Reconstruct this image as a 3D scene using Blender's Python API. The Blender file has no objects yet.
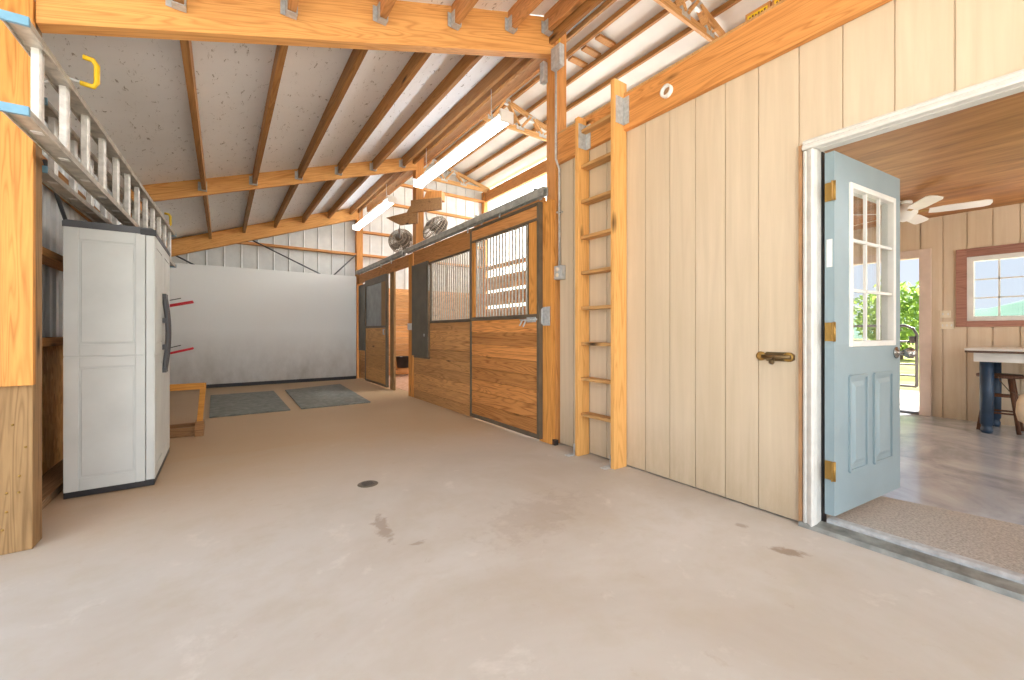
import bpy, bmesh, math, random
from mathutils import Vector, Matrix
random.seed(7)
PI = math.pi
SC = bpy.context.scene
COL = SC.collection
WP = {}                      # world position of every object's origin

# ------------------------------------------------------------------ mesh helper
class MB:
    def __init__(s): s.v = []; s.f = []; s.sm = []
    def add(s, vs, fs, smooth=False):
        b = len(s.v); s.v += [Vector(v) for v in vs]
        for f in fs: s.f.append([b+i for i in f]); s.sm.append(smooth)
        return s
    def box(s, x0, x1, y0, y1, z0, z1):
        return s.add([(x0,y0,z0),(x1,y0,z0),(x1,y1,z0),(x0,y1,z0),(x0,y0,z1),(x1,y0,z1),(x1,y1,z1),(x0,y1,z1)],
            [(3,2,1,0),(4,5,6,7),(0,1,5,4),(1,2,6,5),(2,3,7,6),(3,0,4,7)])
    def bar(s, p, q, w, h, up=(0,0,1)):          # rectangular bar from p to q; w sideways, h along up
        p = Vector(p); q = Vector(q); d = (q-p).normalized(); up = Vector(up)
        if abs(d.dot(up)) > .98: up = Vector((1,0,0))
        sd = d.cross(up).normalized(); u = sd.cross(d).normalized()
        c = [(-1,-1),(1,-1),(1,1),(-1,1)]
        vs = [p+sd*(a*w/2)+u*(b*h/2) for a,b in c]+[q+sd*(a*w/2)+u*(b*h/2) for a,b in c]
        return s.add(vs, [(3,2,1,0),(4,5,6,7),(0,1,5,4),(1,2,6,5),(2,3,7,6),(3,0,4,7)])
    def prism(s, poly, axis, a, b):              # polygon in the two other axes, extruded along axis from a to b
        n = len(poly)
        def P(t, u, v): return {'x':(t,u,v),'y':(u,t,v),'z':(u,v,t)}[axis]
        vs = [P(a,u,v) for u,v in poly]+[P(b,u,v) for u,v in poly]
        fs = [tuple(range(n-1,-1,-1)), tuple(range(n,2*n))]+[(i,(i+1)%n,n+(i+1)%n,n+i) for i in range(n)]
        return s.add(vs, fs)
    def tube(s, pts, r, n=8, closed=False, cap=True):
        P = [Vector(p) for p in pts]; m = len(P); R = r if isinstance(r,(list,tuple)) else [r]*m
        rings = []; prev = None
        for i in range(m):
            if closed: d = (P[(i+1)%m]-P[i-1])
            else: d = P[min(i+1,m-1)]-P[max(i-1,0)]
            d.normalize()
            if prev is None:
                u = d.cross(Vector((0,0,1)))
                if u.length < .05: u = d.cross(Vector((1,0,0)))
            else: u = prev-d*prev.dot(d)
            u.normalize(); prev = u; w = d.cross(u)
            rings.append([P[i]+(u*math.cos(2*PI*k/n)+w*math.sin(2*PI*k/n))*R[i] for k in range(n)])
        vs = [v for r_ in rings for v in r_]; fs = []
        for i in range(m if closed else m-1):
            j = (i+1)%m
            for k in range(n): fs.append((i*n+k, i*n+(k+1)%n, j*n+(k+1)%n, j*n+k))
        s.add(vs, fs, True)
        if cap and not closed:
            b = len(s.v)-len(vs)
            s.f.append([b+k for k in range(n-1,-1,-1)]); s.sm.append(False)
            s.f.append([b+(m-1)*n+k for k in range(n)]); s.sm.append(False)
        return s
    def lathe(s, prof, c, axis=(0,0,1), n=24):   # prof: (radius, height) pairs
        a = Vector(axis).normalized(); c = Vector(c)
        u = a.cross(Vector((0,1,0)))
        if u.length < .1: u = a.cross(Vector((1,0,0)))
        u.normalize(); w = a.cross(u); vs = []; fs = []; m = len(prof)
        for r, h in prof:
            for k in range(n): vs.append(c+a*h+(u*math.cos(2*PI*k/n)+w*math.sin(2*PI*k/n))*max(r,1e-5))
        for i in range(m-1):
            for k in range(n): fs.append((i*n+k, i*n+(k+1)%n, (i+1)*n+(k+1)%n, (i+1)*n+k))
        return s.add(vs, fs, True)
    def xf(s, M): s.v = [M @ v for v in s.v]; return s
    def build(s, name, mat, parent=None, bev=0, roty=0, origin=None):
        xs = [v.x for v in s.v]; ys = [v.y for v in s.v]; zs = [v.z for v in s.v]
        o = Vector(origin) if origin else Vector(((min(xs)+max(xs))/2, (min(ys)+max(ys))/2, min(zs)))
        R = Matrix.Rotation(-roty, 3, 'Y')
        me = bpy.data.meshes.new(name)
        me.from_pydata([R @ (v-o) for v in s.v], [], s.f)
        for p, q in zip(me.polygons, s.sm): p.use_smooth = q
        bm = bmesh.new(); bm.from_mesh(me); bmesh.ops.recalc_face_normals(bm, faces=bm.faces); bm.to_mesh(me); bm.free()
        me.materials.append(mat)
        ob = bpy.data.objects.new(name, me); COL.objects.link(ob)
        WP[ob] = o
        if parent: ob.parent = parent; ob.location = o-WP[parent]
        else: ob.location = o
        ob.rotation_euler = (0, roty, 0)
        if bev:
            m = ob.modifiers.new('Bevel','BEVEL'); m.width = bev; m.segments = 2; m.limit_method = 'ANGLE'; m.angle_limit = .6
        return ob

def tag(o, label, cat, group=None, kind=None):
    o['label'] = label; o['category'] = cat
    if group: o['group'] = group
    if kind: o['kind'] = kind
    return o
def thing(name, loc, label, cat, group=None, kind=None):
    o = bpy.data.objects.new(name, None); o.empty_display_size = .1
    COL.objects.link(o); o.location = loc; WP[o] = Vector(loc)
    return tag(o, label, cat, group, kind)
def dup(o, off, label=None, parent=None):
    c = o.copy(); COL.objects.link(c)
    if parent is None:
        WP[c] = WP[o]+Vector(off); c.location = WP[c]
        if label: c['label'] = label
    else: c.parent = parent; WP[c] = WP[parent]+o.location
    for ch in list(o.children): dup(ch, off, None, c)
    return c
ORD = ['first','second','third','fourth','fifth','sixth','seventh','eighth','ninth','tenth','eleventh','twelfth']

# ------------------------------------------------------------------ materials
def lin(c):
    return tuple((x/12.92 if x <= .04045 else ((x+.055)/1.055)**2.4) for x in (v/255 for v in c))+(1,)
class N:
    def __init__(s, name):
        s.m = bpy.data.materials.new(name); s.m.use_nodes = True; s.t = s.m.node_tree
        s.b = s.t.nodes['Principled BSDF']; s.out = s.t.nodes['Material Output']
    def n(s, ty, **kw):
        x = s.t.nodes.new(ty)
        for k, v in kw.items():
            if k in x.inputs: x.inputs[k].default_value = v
            else: setattr(x, k, v)
        return x
    def l(s, a, b): s.t.links.new(a, b)
    def coord(s, scale=(1,1,1), rand=True):
        tc = s.n('ShaderNodeTexCoord'); v = tc.outputs['Object']
        if rand:
            oi = s.n('ShaderNodeObjectInfo'); g = s.n('ShaderNodeNewGeometry')
            a = s.n('ShaderNodeMath', operation='MULTIPLY'); s.l(oi.outputs['Random'], a.inputs[0]); a.inputs[1].default_value = 37
            b = s.n('ShaderNodeMath', operation='MULTIPLY_ADD'); s.l(g.outputs['Random Per Island'], b.inputs[0]); b.inputs[1].default_value = 53; s.l(a.outputs[0], b.inputs[2])
            ad = s.n('ShaderNodeVectorMath', operation='ADD'); s.l(v, ad.inputs[0]); s.l(b.outputs[0], ad.inputs[1]); v = ad.outputs[0]
        mp = s.n('ShaderNodeMapping'); mp.inputs['Scale'].default_value = scale; s.l(v, mp.inputs[0])
        return mp.outputs[0]
    def noise(s, vec, scale, detail=4, rough=.55, dist=0):
        x = s.n('ShaderNodeTexNoise'); x.inputs['Scale'].default_value = scale; x.inputs['Detail'].default_value = detail
        x.inputs['Roughness'].default_value = rough; x.inputs['Distortion'].default_value = dist; s.l(vec, x.inputs['Vector'])
        return x.outputs['Fac']
    def ramp(s, fac, stops):
        r = s.n('ShaderNodeValToRGB'); e = r.color_ramp.elements
        while len(e) < len(stops): e.new(.5)
        for i, (p, c) in enumerate(stops): e[i].position = p; e[i].color = c if len(c) == 4 else lin(c)
        s.l(fac, r.inputs[0]); return r.outputs['Color']
    def mix(s, fac, a, b, mode='MIX'):
        x = s.n('ShaderNodeMix', data_type='RGBA', blend_type=mode)
        for v, i in ((fac,0),(a,6),(b,7)):
            if hasattr(v, 'is_output') or isinstance(v, bpy.types.NodeSocket): s.l(v, x.inputs[i])
            else: x.inputs[i].default_value = v
        return x.outputs[2]
    def bump(s, h, strength=.2, dist=.01):
        x = s.n('ShaderNodeBump'); x.inputs['Strength'].default_value = strength; x.inputs['Distance'].default_value = dist
        s.l(h, x.inputs['Height']); s.l(x.outputs[0], s.b.inputs['Normal'])
    def base(s, c):
        if isinstance(c, bpy.types.NodeSocket): s.l(c, s.b.inputs['Base Color'])
        else: s.b.inputs['Base Color'].default_value = c
        return s
    def set(s, rough=.6, metal=0, spec=.5):
        s.b.inputs['Roughness'].default_value = rough; s.b.inputs['Metallic'].default_value = metal
        s.b.inputs['Specular IOR Level'].default_value = spec
        return s.m

def wood(name, light, dark, axis='y', knots=True, tint=.16, rough=.62):
    def ds(c):
        g = .35*c[0]+.5*c[1]+.15*c[2]; return tuple(min(248, (x+(g-x)*.04)*1.02) for x in c)
    light, dark = ds(light), ds(dark)
    n = N(name)
    along, ac = .55, 9
    sc = {'x':(along,ac,ac),'y':(ac,along,ac),'z':(ac,ac,along)}[axis]
    v = n.coord(sc)
    big = n.noise(v, .8, 2, .45, 1.0)
    wv = n.n('ShaderNodeMath', operation='MULTIPLY'); n.l(big, wv.inputs[0]); wv.inputs[1].default_value = 9
    fr = n.n('ShaderNodeMath', operation='PINGPONG'); n.l(wv.outputs[0], fr.inputs[0]); fr.inputs[1].default_value = .5
    f2 = n.n('ShaderNodeMath', operation='MULTIPLY'); n.l(fr.outputs[0], f2.inputs[0]); f2.inputs[1].default_value = 2
    mid = tuple(a*.35+b*.65 for a, b in zip(light, dark))
    c = n.ramp(f2.outputs[0], [(0, mid), (.35, light), (.75, light), (1, tuple((2*a+b)/3 for a, b in zip(mid, light)))])
    fine = n.noise(v, 7, 3, .6, .2)
    c = n.mix(.32, c, n.ramp(fine, [(.3, dark), (.65, light)]))
    if knots:
        ks = {'x':(1.6,6,6),'y':(6,1.6,6),'z':(6,6,1.6)}[axis]
        vo = n.n('ShaderNodeTexVoronoi'); vo.inputs['Scale'].default_value = .8; n.l(n.coord(ks), vo.inputs['Vector'])
        k = n.ramp(vo.outputs['Distance'], [(.03, (1,1,1,1)), (.13, (0,0,0,1))])
        c = n.mix(k, c, lin(tuple(x*.42 for x in dark)))
    g = n.n('ShaderNodeNewGeometry'); oi = n.n('ShaderNodeObjectInfo')
    ad = n.n('ShaderNodeMath', operation='ADD'); n.l(g.outputs['Random Per Island'], ad.inputs[0]); n.l(oi.outputs['Random'], ad.inputs[1])
    fx = n.n('ShaderNodeMath', operation='FRACT'); n.l(ad.outputs[0], fx.inputs[0])
    hv = n.n('ShaderNodeHueSaturation'); n.l(c, hv.inputs['Color'])
    mr = n.n('ShaderNodeMapRange'); n.l(fx.outputs[0], mr.inputs[0]); mr.inputs[3].default_value = 1-tint; mr.inputs[4].default_value = 1+tint*.6
    n.l(mr.outputs[0], hv.inputs['Value'])
    n.base(hv.outputs[0]); n.bump(fine, .12, .004)
    return n.set(rough, 0, .3)

def paint(name, c, rough=.5, var=.06, metal=0, scale=6, bump=0):
    n = N(name); v = n.coord((1,1,1))
    f = n.noise(v, scale, 4)
    d = tuple(x*(1-var*2.2) for x in c)
    n.base(n.ramp(f, [(.3, d), (.7, c)]))
    if bump: n.bump(n.noise(v, 60, 3), bump, .002)
    return n.set(rough, metal)

BEAMc, BEAMd = (228,168,98), (180,114,54)
W_beam = wood('beam_pine_x', BEAMc, BEAMd, 'x')
W_beamy = wood('header_pine_y', (214,148,82), (158,96,44), 'y')
W_pur = wood('purlin_spruce_y', (172,122,68), (122,78,36), 'y')
W_girtx = wood('girt_pine_x', (214,152,92), (160,102,52), 'x')
W_girty = wood('girt_pine_y', (206,146,88), (150,96,50), 'y')
W_post = wood('post_pine_z', (218,152,84), (168,104,48), 'z')
W_orange = wood('post_board_z', (224,156,78), (164,98,38), 'z', tint=.05)
W_treat = wood('treated_post_z', (166,130,86), (104,74,42), 'z', tint=.06)
W_lad = wood('ladder_pine_z', (236,178,104), (198,134,66), 'z', tint=.06)
W_rung = wood('rung_pine_y', (206,158,100), (150,104,56), 'y', tint=.06)
W_truss = wood('truss_pine_x', (216,166,108), (164,112,62), 'x')
W_stally = wood('stall_board_y', (222,166,104), (140,86,44), 'y', tint=.26)
W_stallx = wood('stall_board_x', (226,168,108), (156,102,56), 'x', tint=.22)
W_doory = wood('stall_door_board_y', (220,150,82), (128,70,30), 'y', tint=.32)
W_door2 = wood('far_stall_board_y', (216,164,102), (164,114,62), 'y', tint=.12)
W_header = wood('stall_header_y', (214,150,88), (158,98,50), 'y', knots=False)
W_stool = wood('stool_walnut', (112,74,52), (62,38,28), 'z', knots=False)
W_sill = wood('grey_sill_y', (150,122,92), (96,74,52), 'y')
W_stand = wood('stand_pine_x', (226,160,70), (180,114,40), 'x')
W_cedar = wood('cedar_trim', (176,128,110), (130,86,74), 'y')
W_brk = wood('bracket_ply', (170,128,84), (120,84,52), 'x')

# OSB
n = N('osb'); v = n.coord((1,1,1)); vo = n.n('ShaderNodeTexVoronoi'); vo.inputs['Scale'].default_value = 1; n.l(n.coord((1,38,16)), vo.inputs['Vector'])
n.base(n.mix(n.noise(v, 9), n.ramp(vo.outputs['Color'], [(.1,(176,126,62)),(.5,(226,174,98)),(.9,(244,204,136))]), lin((196,142,72)))); M_osb = n.set(.7)
# roof liner: white vinyl faced insulation with little dark scuffs
n = N('roof_liner'); v = n.coord((1,1,1), False)
f = n.noise(v, 1.2, 4); s1 = n.noise(n.coord((26,10,10), False), 1.0, 5, .75, .6)
c = n.ramp(f, [(.3,(238,239,240)),(.7,(248,249,250))])
n.base(n.mix(n.ramp(s1, [(.60,(0,0,0,1)),(.665,(.85,.85,.85,1))]), c, lin((136,128,120)))); n.bump(n.noise(n.coord((1.5,7,3), False), 1, 3), .35, .02); M_liner = n.set(.55)
n = N('upper_liner'); n.base(n.ramp(n.noise(n.coord((1,.6,1), False), 2.2, 4), [(.3,(204,202,198)),(.7,(222,220,216))])); M_liner2 = n.set(.5)
M_metal_w = paint('white_ribbed_steel', (226,226,224), .45, .03)
M_metal_l = paint('grey_ribbed_steel', (222,224,224), .42, .05)
M_steel = paint('dark_steel_frame', (112,98,80), .5, .1, .1)
M_galv = paint('galvanized', (202,204,204), .42, .08, .2, 30)
M_bar = paint('stall_bar_steel', (196,190,178), .4, .08, .15, 20)
M_track = paint('track_steel', (184,184,178), .45, .12, .12, 12)
M_feed = paint('charcoal_panel', (100,93,80), .5, .08)
M_meshp = paint('grey_window_panel', (140,144,146), .3, .1)
M_black = paint('black_plastic', (44,42,44), .45, .1)
M_dkgrey = paint('dark_grey_plastic', (84,84,88), .4, .06)
M_resin = paint('pale_grey_resin', (212,216,214), .5, .03, 0, 3, .05)
M_alum = paint('ladder_aluminium', (206,198,184), .42, .12, .2, 14)
M_rungal = paint('rung_aluminium', (236,233,228), .45, .07, .05, 24)
M_blue = paint('blue_end_cap', (126,178,208), .5, .1)
M_yellow = paint('yellow_vinyl', (238,196,30), .4, .04)
M_white = paint('white_paint', (236,234,228), .42, .03)
M_whiteold = paint('casing_paint', (222,219,212), .42, .03, 0, 16)
M_bluedoor = paint('blue_grey_door', (146,164,170), .4, .03, 0, 3)
M_brass = paint('brass', (178,140,72), .4, .08, .6)
M_nickel = paint('nickel', (190,186,178), .25, .05, .9)
M_bronze = paint('aged_bronze', (128,104,70), .42, .15, .7)
M_red = paint('red_paint', (214,36,52), .4, .05)
M_mat = paint('rubber_mat', (134,135,128), .8, .12, 0, 14, .3)
M_fan = paint('dusty_fan_wire', (190,176,158), .6, .15, .1, 20)
M_fanb = paint('fan_blade_grey', (120,110,98), .6, .15)
M_tableblue = paint('navy_leg', (46,68,92), .45, .1)
M_tabtop = paint('table_top', (232,226,218), .35, .04)
M_tabedge = paint('table_edge', (104,78,62), .5, .05)
M_cream = paint('cream_cloth', (232,208,176), .8, .06)
M_dark = paint('dark_iron', (58,56,58), .5, .1)
M_thres = paint('threshold_aluminium', (172,172,164), .45, .16, .45, 10)
M_switch = paint('ivory_plate', (240,226,200), .4, .02)
M_brownstrip = paint('brown_strip', (190,142,98), .6, .1)
M_fanwhite = paint('fan_white', (242,238,232), .4, .02)
M_pvc = paint('white_pvc', (238,236,232), .35, .02)
M_plyblue = paint('blue_paint_mark', (60,120,150), .6, .1)
# horizontal painted stall white wall panel with grime
n = N('white_wall_panel'); v = n.coord((1,1,1), False)
sx = n.n('ShaderNodeSeparateXYZ'); n.l(v, sx.inputs[0])
mr = n.n('ShaderNodeMapRange'); n.l(sx.outputs['Z'], mr.inputs[0]); mr.inputs[1].default_value = 0; mr.inputs[2].default_value = 1.1; mr.inputs[3].default_value = 1.0; mr.inputs[4].default_value = -.05
g = n.noise(n.coord((1.2,1,.7), False), 2.2, 6, .7)
mm = n.n('ShaderNodeMath', operation='MULTIPLY'); n.l(mr.outputs[0], mm.inputs[0]); n.l(g, mm.inputs[1]); mm.use_clamp = True
n.base(n.mix(mm.outputs[0], lin((242,242,240)), lin((128,118,102)))); M_panel = n.set(.4)
# siding
def siding(name, c, d, low):
    n = N(name); v = n.coord((9,9,.5)); f = n.noise(v, 2.2, 4, .6, .5); f2 = n.noise(n.coord((1,1,.5), False), 1.4, 3)
    c1 = n.ramp(f, [(.3, d), (.7, c)]); c1 = n.mix(n.ramp(f2, [(.45,(0,0,0,1)),(.75,(.5,.5,.5,1))]), c1, lin(low))
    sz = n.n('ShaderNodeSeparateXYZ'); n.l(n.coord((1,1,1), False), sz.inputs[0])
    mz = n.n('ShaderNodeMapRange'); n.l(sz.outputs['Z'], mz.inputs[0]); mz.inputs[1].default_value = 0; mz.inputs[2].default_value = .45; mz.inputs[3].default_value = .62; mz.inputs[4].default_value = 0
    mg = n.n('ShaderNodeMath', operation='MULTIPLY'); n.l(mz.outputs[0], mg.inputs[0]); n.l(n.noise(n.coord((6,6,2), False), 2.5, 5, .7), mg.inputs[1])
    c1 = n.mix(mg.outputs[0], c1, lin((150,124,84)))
    n.base(c1); n.bump(f, .25, .006); return n.set(.6, 0, .3)
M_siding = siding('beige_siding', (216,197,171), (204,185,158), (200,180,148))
M_sgroove = paint('siding_groove', (176,150,118), .7, .05)
M_siding2 = siding('room_siding', (222,204,180), (212,190,162), (206,184,150))
# concrete
n = N('barn_concrete'); tc = n.n('ShaderNodeTexCoord'); v = n.coord((1,1,1), False)
f1 = n.noise(v, .55, 6, .62, .5); f2 = n.noise(v, 3.2, 6, .7, .2); f3 = n.noise(v, 40, 3)
sy = n.n('ShaderNodeSeparateXYZ'); n.l(v, sy.inputs[0])
c = n.ramp(f1, [(.35,(180,168,154)),(.52,(193,185,175)),(.68,(203,197,191))])
c = n.mix(n.ramp(n.noise(v, 9, 6, .75, .6), [(.62,(0,0,0,1)),(.74,(.5,.5,.5,1))]), c, lin((168,150,130)))
c = n.mix(n.ramp(f2, [(.48,(0,0,0,1)),(.75,(.6,.6,.6,1))]), c, lin((180,168,148)))
c = n.mix(n.ramp(f2, [(.24,(.5,.5,.5,1)),(.40,(0,0,0,1))]), c, lin((224,216,206)))
mrf = n.n('ShaderNodeMapRange'); n.l(sy.outputs['Y'], mrf.inputs[0]); mrf.inputs[1].default_value = 2.2; mrf.inputs[2].default_value = 5.5; mrf.inputs[3].default_value = -.25; mrf.inputs[4].default_value = .75
mfa = n.n('ShaderNodeMath', operation='ADD'); n.l(mrf.outputs[0], mfa.inputs[0]); n.l(f1, mfa.inputs[1])
c = n.mix(n.ramp(mfa.outputs[0], [(.35,(0,0,0,1)),(.9,(.9,.9,.9,1))]), c, lin((178,148,112)))
def spot(x, y, rx, ry, amt, thr=.5, rot=0):
    mp = n.n('ShaderNodeMapping', vector_type='TEXTURE'); mp.inputs['Location'].default_value = (x,y,0); mp.inputs['Rotation'].default_value = (0,0,rot); mp.inputs['Scale'].default_value = (rx,ry,1); n.l(tc.outputs['Object'], mp.inputs[0])
    dn = n.n('ShaderNodeVectorMath', operation='LENGTH'); n.l(mp.outputs[0], dn.inputs[0])
    k = n.n('ShaderNodeMath', operation='MULTIPLY_ADD'); n.l(n.noise(v, 11, 5, .7, .5), k.inputs[0]); k.inputs[1].default_value = 2.6; k.inputs[2].default_value = -1.3
    ad = n.n('ShaderNodeMath', operation='ADD'); n.l(dn.outputs['Value'], ad.inputs[0]); n.l(k.outputs[0], ad.inputs[1])
    return n.ramp(ad.outputs[0], [(thr*.6, (amt,amt,amt,1)), (thr*1.3, (0,0,0,1))])
for a_ in ((.72,2.27,.055,.26,.55,.6,-.1),(.80,1.99,.07,.03,.5,.6,0),(2.26,.87,.05,.10,.75,.7,.5),(2.34,1.14,.04,.05,.5,.6,.3),(1.5,1.9,.5,.25,.22,.7,.3)):
    c = n.mix(spot(*a_), c, lin((138,116,96)))
n.base(c); n.bump(f3, .06, .003); M_floor = n.set(.55, 0, .35)
n = N('polished_concrete'); v = n.coord((1,1,1), False)
n.base(n.ramp(n.noise(v, 1.5, 6, .65, .8), [(.3,(138,140,144)),(.5,(180,182,186)),(.7,(208,209,212))])); M_rfloor = n.set(.16, 0, .8)
n = N('stall_bedding'); n.base(n.ramp(n.noise(n.coord((1,1,1), False), 14, 5, .7), [(.3,(176,140,116)),(.7,(222,188,166))])); M_bed = n.set(.9)
n = N('rug_loop'); v = n.coord((1,1,1), False); f = n.noise(v, 90, 3, .7); n.base(n.ramp(f, [(.3,(150,142,132)),(.7,(204,194,182))])); n.bump(f, .6, .008); M_rug = n.set(.95)
# plywood ceiling of the room
n = N('plywood_ceiling'); v = n.coord((6,.9,4), False); f = n.noise(v, 1.6, 5, .6, .7)
n.base(n.ramp(f, [(.3,(134,84,40)),(.5,(166,110,56)),(.7,(190,136,80))])); M_ply = n.set(.5)
# outdoors
n = N('ground_outside'); v = n.coord((1,1,1), False)
n.base(n.ramp(n.noise(v, .35, 6, .65), [(.35,(92,104,54)),(.5,(124,128,76)),(.65,(146,138,104))])); M_ground = n.set(1, 0, 0)
M_apron = paint('pale_apron', (206,190,180), .8, .06)
n = N('leaves'); n.base(n.ramp(n.noise(n.coord((1,1,1)), 1.1, 4), [(.3,(72,104,40)),(.7,(122,150,70))])); tl = n.n('ShaderNodeBsdfTranslucent'); tl.inputs[0].default_value = lin((170,196,90)); ms = n.n('ShaderNodeMixShader'); ms.inputs[0].default_value = .45; n.l(n.b.outputs[0], ms.inputs[1]); n.l(tl.outputs[0], ms.inputs[2]); n.l(ms.outputs[0], n.out.inputs[0]); M_leaf = n.set(.7)
M_trunk = paint('bark', (110,92,72), .9, .15)
n = N('far_hill'); n.base(n.ramp(n.noise(n.coord((1,1,1), False), .08, 5), [(.3,(84,106,92)),(.7,(104,124,110))])); M_hill = n.set(1, 0, 0)  # bluish distance haze is mixed into the hill colour
# glass, translucent panel, lamps
def glassmat(name, tint=(.96,.98,.98,1)):
    n = N(name); t = n.n('ShaderNodeBsdfTransparent'); t.inputs[0].default_value = tint
    g = n.n('ShaderNodeBsdfGlossy'); g.inputs['Roughness'].default_value = .02
    lw = n.n('ShaderNodeLayerWeight'); p5 = n.n('ShaderNodeMath', operation='POWER'); n.l(lw.outputs['Facing'], p5.inputs[0]); p5.inputs[1].default_value = 5
    fr = n.n('ShaderNodeMath', operation='MULTIPLY_ADD'); n.l(p5.outputs[0], fr.inputs[0]); fr.inputs[1].default_value = .7; fr.inputs[2].default_value = .03
    m = n.n('ShaderNodeMixShader'); n.l(fr.outputs[0], m.inputs[0]); n.l(t.outputs[0], m.inputs[1]); n.l(g.outputs[0], m.inputs[2]); n.l(m.outputs[0], n.out.inputs[0])
    return n.m
M_glass = glassmat('window_glass')
n = N('translucent_panel'); tr = n.n('ShaderNodeBsdfTranslucent'); tr.inputs[0].default_value = (.95,.95,.94,1)
tp = n.n('ShaderNodeBsdfTransparent'); df = n.n('ShaderNodeBsdfDiffuse'); df.inputs[0].default_value = (.9,.9,.88,1)
m1 = n.n('ShaderNodeMixShader'); m1.inputs[0].default_value = .2; n.l(tr.outputs[0], m1.inputs[1]); n.l(tp.outputs[0], m1.inputs[2])
m2 = n.n('ShaderNodeMixShader'); m2.inputs[0].default_value = .1; n.l(m1.outputs[0], m2.inputs[1]); n.l(df.outputs[0], m2.inputs[2]); n.l(m2.outputs[0], n.out.inputs[0]); M_trans = n.m
def emis(name, c, s):
    n = N(name); n.base(lin((245,243,238))); n.b.inputs['Emission Color'].default_value = c; n.b.inputs['Emission Strength'].default_value = s; return n.set(.4)
LENS = 7.5
M_lens = emis('lamp_lens', (.88,.95,1,1), LENS)
M_fill_aisle = emis('fill_lens_aisle', (.88,.95,1,1), 5)  # lens of the added fill lamp behind the viewpoint
M_fill_room = emis('fill_lens_room', (.9,.96,1,1), 22)  # lens of the added fill lamp in the room

# ------------------------------------------------------------------ the setting
def struct(o, label, cat): return tag(o, label, cat, None, 'structure')
struct(MB().box(-3.2,2.72,-2.4,10.0,-.1,0).build('floor', M_floor, origin=(0,0,0)), 'pale stained concrete floor of the barn aisle', 'floor')
struct(MB().box(2.72,6.15,2.98,10.0,-.1,.004).build('floor_stall', M_bed), 'pinkish shavings covered floor inside the stalls', 'floor')
struct(MB().box(2.72,7.5,-4.5,2.98,-.1,.0).build('floor_room', M_rfloor), 'shiny grey polished concrete floor beyond the blue door', 'floor')
struct(MB().box(-70,90,-70,70,-.3,-.12).build('ground', M_ground), 'sunlit grass and gravel outside the building', 'ground')
struct(MB().box(7.5,10.4,-1.5,5,-.12,-.02).build('trim_apron', M_apron), 'pale concrete apron outside the far doorway', 'slab')

m = MB().prism([(-14,-14),(8,-14),(8,-4.6),(2.7,-4.6),(2.7,-2.42),(-3.22,-2.42),(-3.22,12),(-14,12)], 'z', -.12, -.03)
struct(m.build('bounce_ground', paint('bounce_gravel', (222,214,202), .9, .08)), 'added unseen pale ground bouncing light into the barn', 'drive')  # out-of-view pale ground added to bounce sunlight up to the ceiling
# siding wall: grooved boards, one mesh
GR = [.567-.2*k for k in range(3,0,-1)]
edges = [-1.2,-1.0,-.8,-.6,-.4,-.2,-.03,.175,.369,.567,.77,.968,1.182,1.382,1.586,1.784,1.993,2.179,2.38,2.58,2.78,2.97]
def sidewall(name, mat, X0, X1, ed, zlo, zhi, holes, thick, face):
    m = MB()
    for a, b in zip(ed[:-1], ed[1:]):
        spans = [(zlo, zhi)]
        for (h0, h1, hz0, hz1) in holes:
            if a >= h0-1e-3 and b <= h1+1e-3:
                spans = [(zlo, hz0)] if hz0 > zlo else []
                if hz1 < zhi: spans.append((hz1, zhi))
        for z0, z1 in spans:
            m.box(X0, X1, a+.004, b-.004, z0, z1)
            m.box(min(face, face+thick), max(face, face+thick), a, b, z0, z1)
    return m.build(name, mat)
m = MB()
def siding_panel(m, a, b, z0, z1, xf=2.64, inner=2.76):
    m.box(xf, xf+.02, a+.0035, b-.0035, z0, z1)
    m.box(xf+.008, inner, a, b, z0, z1)
for a, b in zip(edges[:-1], edges[1:]):
    if b <= .97 and a >= -.21: siding_panel(m, a, b, 2.11, 2.70)
    else: siding_panel(m, a, b, 0.01, 2.70)
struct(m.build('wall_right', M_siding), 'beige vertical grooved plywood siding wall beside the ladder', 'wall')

def ribbed(name, mat, axis, fixed, a, b, pitch, zlo, zfun, out=.02, thick=.004, w=.035):
    m = MB(); pts = []; t = a
    while t < b-1e-6:
        e = min(t+pitch, b)
        pts += [(t,0),(max(t, e-w*1.6),0),(max(t, e-w*1.15),out),(max(t, e-w*.45),out)]
        t = e
    pts.append((b,0))
    vs = []; fs = []
    for (p, d) in pts:
        for z in (zlo, zfun(p)):
            vs.append((p, fixed+d, z) if axis == 'x' else (fixed+d, p, z))
    for i in range(len(pts)-1): fs.append((2*i, 2*i+2, 2*i+3, 2*i+1))
    m.add(vs, fs); o = m.build(name, mat)
    s = o.modifiers.new('Solid','SOLIDIFY'); s.thickness = abs(thick); s.offset = 0
    return o
def roofz(x):
    if x < 2.65: return 3.04+.345*x
    return 5.54-.25*abs(x-4.35)
struct(ribbed('wall_back', M_metal_w, 'x', 9.96, -1.1, 6.1, .285, 0, roofz, -.016, w=.02), 'white ribbed steel end wall above the white panel', 'wall')
struct(ribbed('wall_left', M_metal_l, 'y', -1.09, 2.95, 9.96, .15, 0, lambda y: 2.66, .018, w=.03), 'grey ribbed steel side wall behind the pale cabinet', 'wall')
struct(ribbed('wall_stall', M_trans, 'y', 6.09, 2.98, 9.96, .5, 0, lambda y: 5.1, -.022), 'bright translucent ribbed side wall behind the stalls', 'wall')
struct(MB().box(6.07,6.09,-1.2,2.98,2.65,5.1).build('wall_loft', M_metal_w), 'white steel side wall above the room', 'wall')
struct(MB().box(2.68,2.70,-1.2,9.96,4.1,5.1).build('wall_clerestory', M_trans), 'hidden strip wall between lower and upper roofs, made translucent for light', 'wall')  # hidden wall made translucent to let daylight onto the upper roof
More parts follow.
